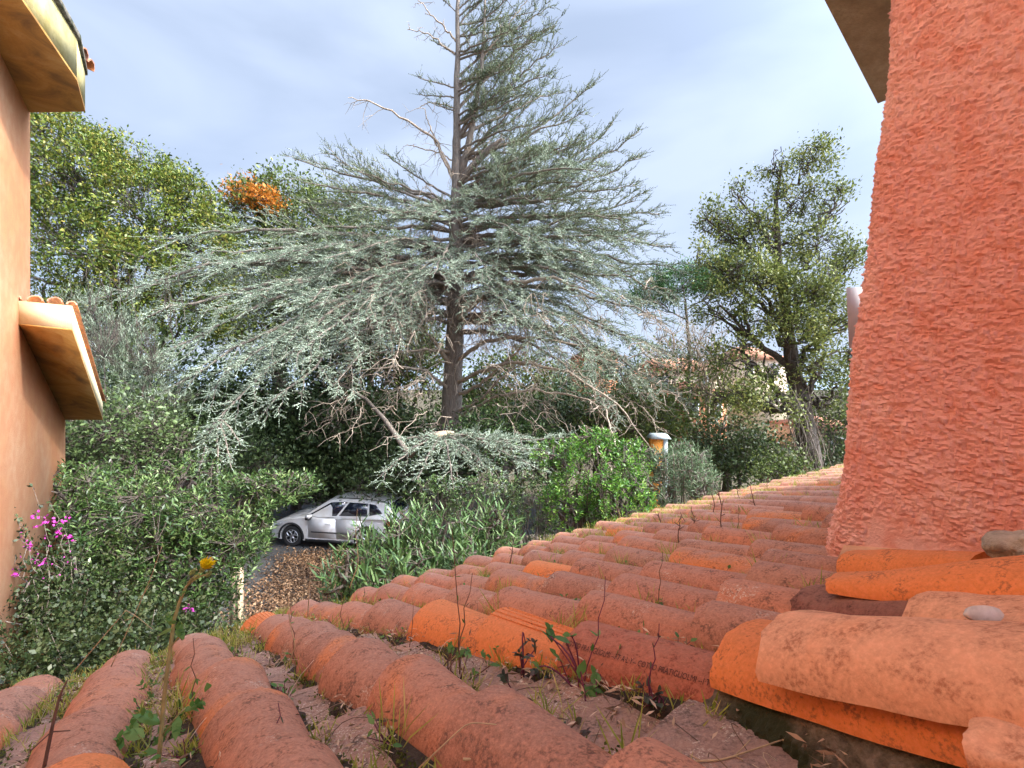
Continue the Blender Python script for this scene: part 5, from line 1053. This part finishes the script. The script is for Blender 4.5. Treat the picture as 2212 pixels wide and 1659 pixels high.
tag(g.build('dry_litter', m), 'dry leaf and stem litter lying in the tile channels', 'leaf litter', None, 'stuff')
# moss cushions under tile edges
g = MB(); n = 2600; B_ = []
for _ in range(n):
    c = rng.integers(0, 12); h = rng.uniform(.1, heave(cols[c][0])); 
    if ecol(c, h) > 1.4 and h < .75: continue
    B_.append(RT(ecol(c, h)+rng.choice([-1, 1])*.093, h, -.086))
B_ = np.array(B_); q = np.repeat(B_, 14, 0)+rng.normal(size=(len(B_)*14, 3))*[.012, .012, .003]
g.leaves(q, rdir(len(q))+[0, 0, 1], .008, .005); tag(g.build('moss', leafmat('moss_green', [(.05, .07, .01), (.12, .15, .03), (.2, .22, .05)], .1, .9, 20)), 'green moss along the lower tile edges', 'moss', None, 'stuff')
# single weeds
def weed(label, x, y, ht, nl, size, mat, stalk=0, mat2=None, name='weed', spread=.6, raise_=-.08, dry=False):
    ht *= 1.75; size *= 1.6; p = hit(x, y, raise_); t_ = thing(name, label, 'weed', tuple(p), 'weeds rooted between the roof tiles'); st = MB(); lf = MB(); tips = []
    for k in range(nl):
        d = nrm(rng.normal(size=3)*[spread, spread, .2]+[0, 0, .9]); l_ = ht*rng.uniform(.35, 1); q = curve(p, p+d*l_, rng.normal(size=3)*.15*ht, 6, 0); st.tube(q, np.linspace(.0022, .0013, 6), 4, cap=False); tips.append((q[-1], nrm(q[-1]-q[-2])))
    for k in range(stalk):
        q = curve(p, p+np.array([rng.normal()*.25*ht, rng.normal()*.1*ht, ht*rng.uniform(1.5, 2.4)]), rng.normal(size=3)*.06*ht, 8, .01, k); st.tube(q, np.linspace(.0016, .0007, 8), 4, cap=False)
        for _ in range(3): j = rng.integers(3, 7); lf.lances([q[j]], rdir(1)+[[0, 0, .5]], size*.5, size*.15)
    for tp_, d in tips:        # lobed leaf: a centre blade and two pairs of side lobes
        dd = nrm(d+rng.normal(size=3)*.4); sd = nrm(np.cross(dd, rdir(1)[0])); 
        lf.lances([tp_-dd*size*.3], [dd], size, size*.5, curl=.2)
        if rng.random() < .7: lf.lances([tp_]*2+[tp_+dd*size*.3]*2, [dd+sd, dd-sd, dd+sd*.8, dd-sd*.8], size*.45, size*.22, curl=.2)
    st.build('stems', mat2 or M['stalkd'], t_); lf.build('leaves', mat, t_); return t_
M['purple'] = plain('purple_stem', (.16, .03, .07), .6, 0, .2, 30); M['gstem'] = plain('green_stem', (.22, .28, .08), .6, 0, .2, 30)
WE_ = [('dark purple-stemmed weed with round leaves beside the ribbed orange tile',1132,1468,.06,9,.022,Lf_wdark,0,M['purple']),('broad-leaved green weed in front of the stamped red tile',1250,1500,.065,10,.026,Lf_weed,1,M['purple']),('tall upright weed with lobed leaves left of the ribbed tile',992,1475,.085,8,.020,Lf_weed,2,M['stalkd']),
 ('pale young weed at the foot of the ribbed orange tile',1062,1445,.035,9,.014,Lf_weed,0,M['gstem']),('small purple weed below the stamped red tile',1400,1528,.03,6,.016,Lf_wdark,1,M['purple']),('weed with narrow leaves on the crest row left of centre',738,1430,.05,8,.018,Lf_weed,2,M['stalkd']),
 ('reddish seedling with pink-tinged leaves by the big grooved pan',890,1590,.035,9,.014,Lf_weed,0,M['purple']),('dark weed with red stems by the seedling',845,1570,.03,8,.015,Lf_wdark,0,M['purple']),('leafy weed on the left channel with dry stalks',640,1455,.05,9,.018,Lf_weed,1,M['stalkd']),
 ('low purple rosette at the bottom edge of the roof',620,1650,.025,7,.016,Lf_wdark,1,M['purple']),('green weed between the tiles at the mossy joint',1395,1278,.03,8,.014,Lf_weed,0,M['gstem']),('dark weed in front of the row behind the ribbed tile',1430,1345,.05,8,.016,Lf_weed,1,M['stalkd']),
 ('small weed under the crack of the tile row at centre',1290,1310,.035,6,.014,Lf_weed,1,M['stalkd']),('weed tuft beside the speckled white tile',1590,1175,.05,7,.016,Lf_weed,1,M['stalkd']),('dark weed at the foot of the rough tower wall',1762,1110,.045,7,.016,Lf_wdark,0,M['stalkd']),
 ('bushy weed on the fourth row from the eave corner',780,1345,.045,9,.016,Lf_weed,1,M['stalkd']),('reddish weed on the third row above the eave',705,1310,.05,6,.014,Lf_wdark,2,M['stalkd']),('lobed weed low on the left tile channel',420,1580,.05,9,.02,Lf_weed,1,M['stalkd']),
 ('small green weed between brown and pale pans',960,1395,.02,6,.010,Lf_weed,0,M['gstem']),('weed with crinkled leaves by the loose white-speckled pan',1195,1620,.03,6,.013,Lf_wdark,0,M['stalkd']),('green rosette at the lower left with a hairy stem',310,1650,.05,8,.03,Lf_weed,0,M['gstem']),
 ('small weed at the gap below the smooth orange tile',1610,1262,.02,6,.010,Lf_weed,0,M['gstem']),('grey-green seedling just left of the dark purple-stemmed weed',1105,1445,.03,6,.016,Lf_wdark,0,M['stalkd'])]
for a_ in WE_: weed(*a_)
for k in range(70):
    c = rng.integers(1, 13); h = rng.uniform(.5, heave(cols[c][0])-.1)
    if ecol(c, h) > 1.4 and h < .75: continue
    p = RT(ecol(c, h)+rng.choice([-1, 1])*.093, h, -.08); t_ = thing('seedling', 'small green seedling rooted along the foot of a tile', 'seedling', tuple(p), 'seedlings along the tile feet'); st = MB(); lf = MB()
    for q_ in range(7): d = nrm(rng.normal(size=3)*[.7, .7, .2]+[0, 0, .7]); e1_ = p+d*rng.uniform(.015, .05); st.segs([p], [e1_], .0012, .0008); lf.lances([e1_], [nrm(d+rng.normal(size=3)*.5)], .018, .009, curl=.2)
    st.build('stems', M['purple'], t_); lf.build('leaves', Lf_weed, t_)
# tall dark stalks far up the roof
n_ = 0
for x, y, ht in [(1540,1130,.22),(1555,1180,.25),(1500,1160,.16),(1660,1070,.16),(1725,1045,.16),(1745,1040,.14),(1470,1190,.15),(1340,1120,.12),(1600,1090,.14),(1100,1230,.14),(1420,1150,.12),(1640,1120,.2)]:
    n_ += 1; p = hit(x, y, -.06); g = MB(); q = curve(p, p+np.array([rng.normal()*.03, 0, ht]), rng.normal(size=3)*.01, 8, .01, n_); g.tube(q, np.linspace(.0035, .0018, 8), 4)
    for _ in range(5): j = rng.integers(3, 8); g.tube([q[j], q[j]+nrm(rng.normal(size=3)+[0, 0, .8])*.03], .0016, 4)
    tag(g.build('dry_stalk', M['stalkd']), 'thin dark dead stalk standing up from the far roof tiles', 'stalk', 'dead stalks on the far roof')
def stalk(label, pts, r, mat='dry', br=0):
    pp = np.array([P(*q) for q in pts]); s = np.linspace(0, len(pp)-1, 5*len(pp)); q = np.stack([np.interp(s, range(len(pp)), pp[:, i]) for i in range(3)], 1)
    q[1:-1] = (q[:-2]+q[1:-1]*2+q[2:])/4; g = MB(); g.tube(q, np.linspace(r, r*.5, len(q)), 5)
    for _ in range(br): j = rng.integers(2, len(q)); g.tube([q[j], q[j]+rng.normal(size=3)*[.02, .01, .015]], r*.4, 4)
    return tag(g.build('dry_twig', M[mat]), label, 'twig', 'pale dry twigs across the roof')
def hp(x, y, r_=-.06): v = hit(x, y, r_); return (x, y, v[1])
stalk('long pale dry stem arching over the bottom row of tiles', [hp(905, 1659)[:2]+(.62,), (1010, 1560, .62), (1080, 1565, .64), (1190, 1659, .60)], .0011)
stalk('pale dry twig lying across the speckled pan in front of the mortar', [(1400, 1632, .60), (1480, 1645, .595), (1560, 1642, .59), (1690, 1598, .60)], .0018, 'dry', 6)
stalk('thin dry stem trailing from the twig to the frame edge', [(1690, 1598, .60), (1760, 1625, .58), (1830, 1665, .56)], .0012)
stalk('bent dry stem leaning over the tile at the eave left of centre', [(622, 1440, 1.28), (638, 1395, 1.25), (625, 1340, 1.25), (623, 1290, 1.25)], .0018)
stalk('short pair of dry stems poking above the second row', [(610, 1330, 1.6), (618, 1310, 1.6), (626, 1288, 1.6)], .002, 'dry', 2)
stalk('thin dry stem pointing up beside the grassy eave', [(665, 1330, 1.9), (668, 1270, 1.9), (672, 1225, 1.9)], .0022, 'dry', 2)
stalk('tall dry stem leaning right before the oleander', [(755, 1270, 2.2), (775, 1215, 2.2), (768, 1150, 2.2), (772, 1100, 2.2)], .0022, 'dry', 2)
stalk('curved dry stem rising left of the yellow flower', [(240, 1440, 1.3), (290, 1330, 1.3), (325, 1250, 1.3), (350, 1180, 1.3)], .0014, 'dry', 3)
stalk('long straight dry stem slanting up at the far left', [(160, 1450, 1.2), (215, 1385, 1.2), (272, 1318, 1.2)], .0016)
stalk('dry bent stem joining the slanting one', [(272, 1318, 1.2), (300, 1335, 1.2), (330, 1360, 1.2)], .001)
stalk('red-brown thin stem leaning over the far left tile', [(95, 1659, .8), (115, 1560, .8), (130, 1500, .8), (145, 1470, .8)], .003, 'stalkd', 3)
stalk('dry stem standing before the row of dark weeds', [(880, 1430, 1.3), (890, 1360, 1.3), (893, 1310, 1.3)], .0012, 'stalkd', 2)
stalk('yellow dry blade curled at the bottom centre', [(1000, 1640, .62), (1030, 1640, .62), (1045, 1665, .62)], .002)
# the yellow flower
Y0 = .86; t_ = thing('yellow_flower', 'tall sow thistle with one yellow flower over the left tiles', 'flower', tuple(P(345, 1665, Y0)))
q = np.array([P(x, y, Y0) for x, y in [(340,1672),(347,1600),(352,1530),(360,1460),(368,1400),(376,1340),(388,1300),(402,1268),(420,1248),(434,1234)]]); g = MB(); g.tube(q, np.linspace(.0042, .0018, 10), 7)
for a, b2 in (((368, 1400), (398, 1370)), ((405, 1262), (424, 1246)), ((402, 1268), (450, 1240)), ((350, 1560), (318, 1500)), ((350, 1590), (400, 1530))): g.tube(curve(P(*a, Y0), P(*b2, Y0-.01), (0, 0, .004), 5), .0014, 5)
g.build('stem', plain('thistle_stem', (.34, .30, .12), .6, 0, .25, 20), t_)
g = MB()
for x, y, dx, dz, s_ in [(376,1352,-1,.9,.03),(380,1350,1,.35,.034),(378,1348,.2,1,.03),(378,1356,-1,-.2,.03),(382,1356,1,-.2,.035),(405,1272,-.6,-.5,.016),(412,1262,.9,.6,.016),(350,1565,-.9,.9,.06),(320,1500,-.8,.8,.035),(325,1510,.5,1,.03),(398,1535,.9,.5,.05),(385,1545,.5,-.6,.04),(352,1480,-.9,.6,.03),(420,1520,.9,.4,.035)]:
    d0 = nrm([dx, rng.normal()*.4-.3, dz]); p = P(x, y, Y0); g.lances([p], [d0], s_, s_*.38, curl=.15); sd = nrm(np.cross(d0, [0, 1, 0])); g.lances([p+d0*s_*.35]*2+[p+d0*s_*.6]*2, [d0+sd, d0-sd, d0+sd, d0-sd], s_*.35, s_*.16)
g.build('leaves', Lf_weed, t_)
g = MB()
for x, y in ((424, 1246), (450, 1240), (416, 1236)): c = P(x, y, Y0-.005); g.tube([c-[.004, 0, .004], c, c+[.005, 0, .006]], [.0025, .0048, .002], 8)
c = P(436, 1232, Y0-.004); ax = nrm([.55, -.25, .62]); g.tube([c-ax*.004, c, c+ax*.007], [.0018, .0045, .0052], 9); g.build('bud', M['gstem'], t_, True)
g = MB(); n = 64; th = rng.random(n)*6.28; a = nrm(np.cross(ax, [0, 0, 1.])); b_ = np.cross(ax, a); tl_ = rng.uniform(.25, .75, n)
D = ax*1.0+(np.cos(th)[:, None]*a+np.sin(th)[:, None]*b_)*tl_[:, None]; g.lances(np.repeat((c+ax*.006)[None], n, 0), D, rng.uniform(.021, .028, n), .0052, curl=0)
g.build('petals', leafmat('yellow_petals', [(.88, .66, .01), (.95, .80, .02), (.98, .88, .05)], .45, .5, 3), t_)
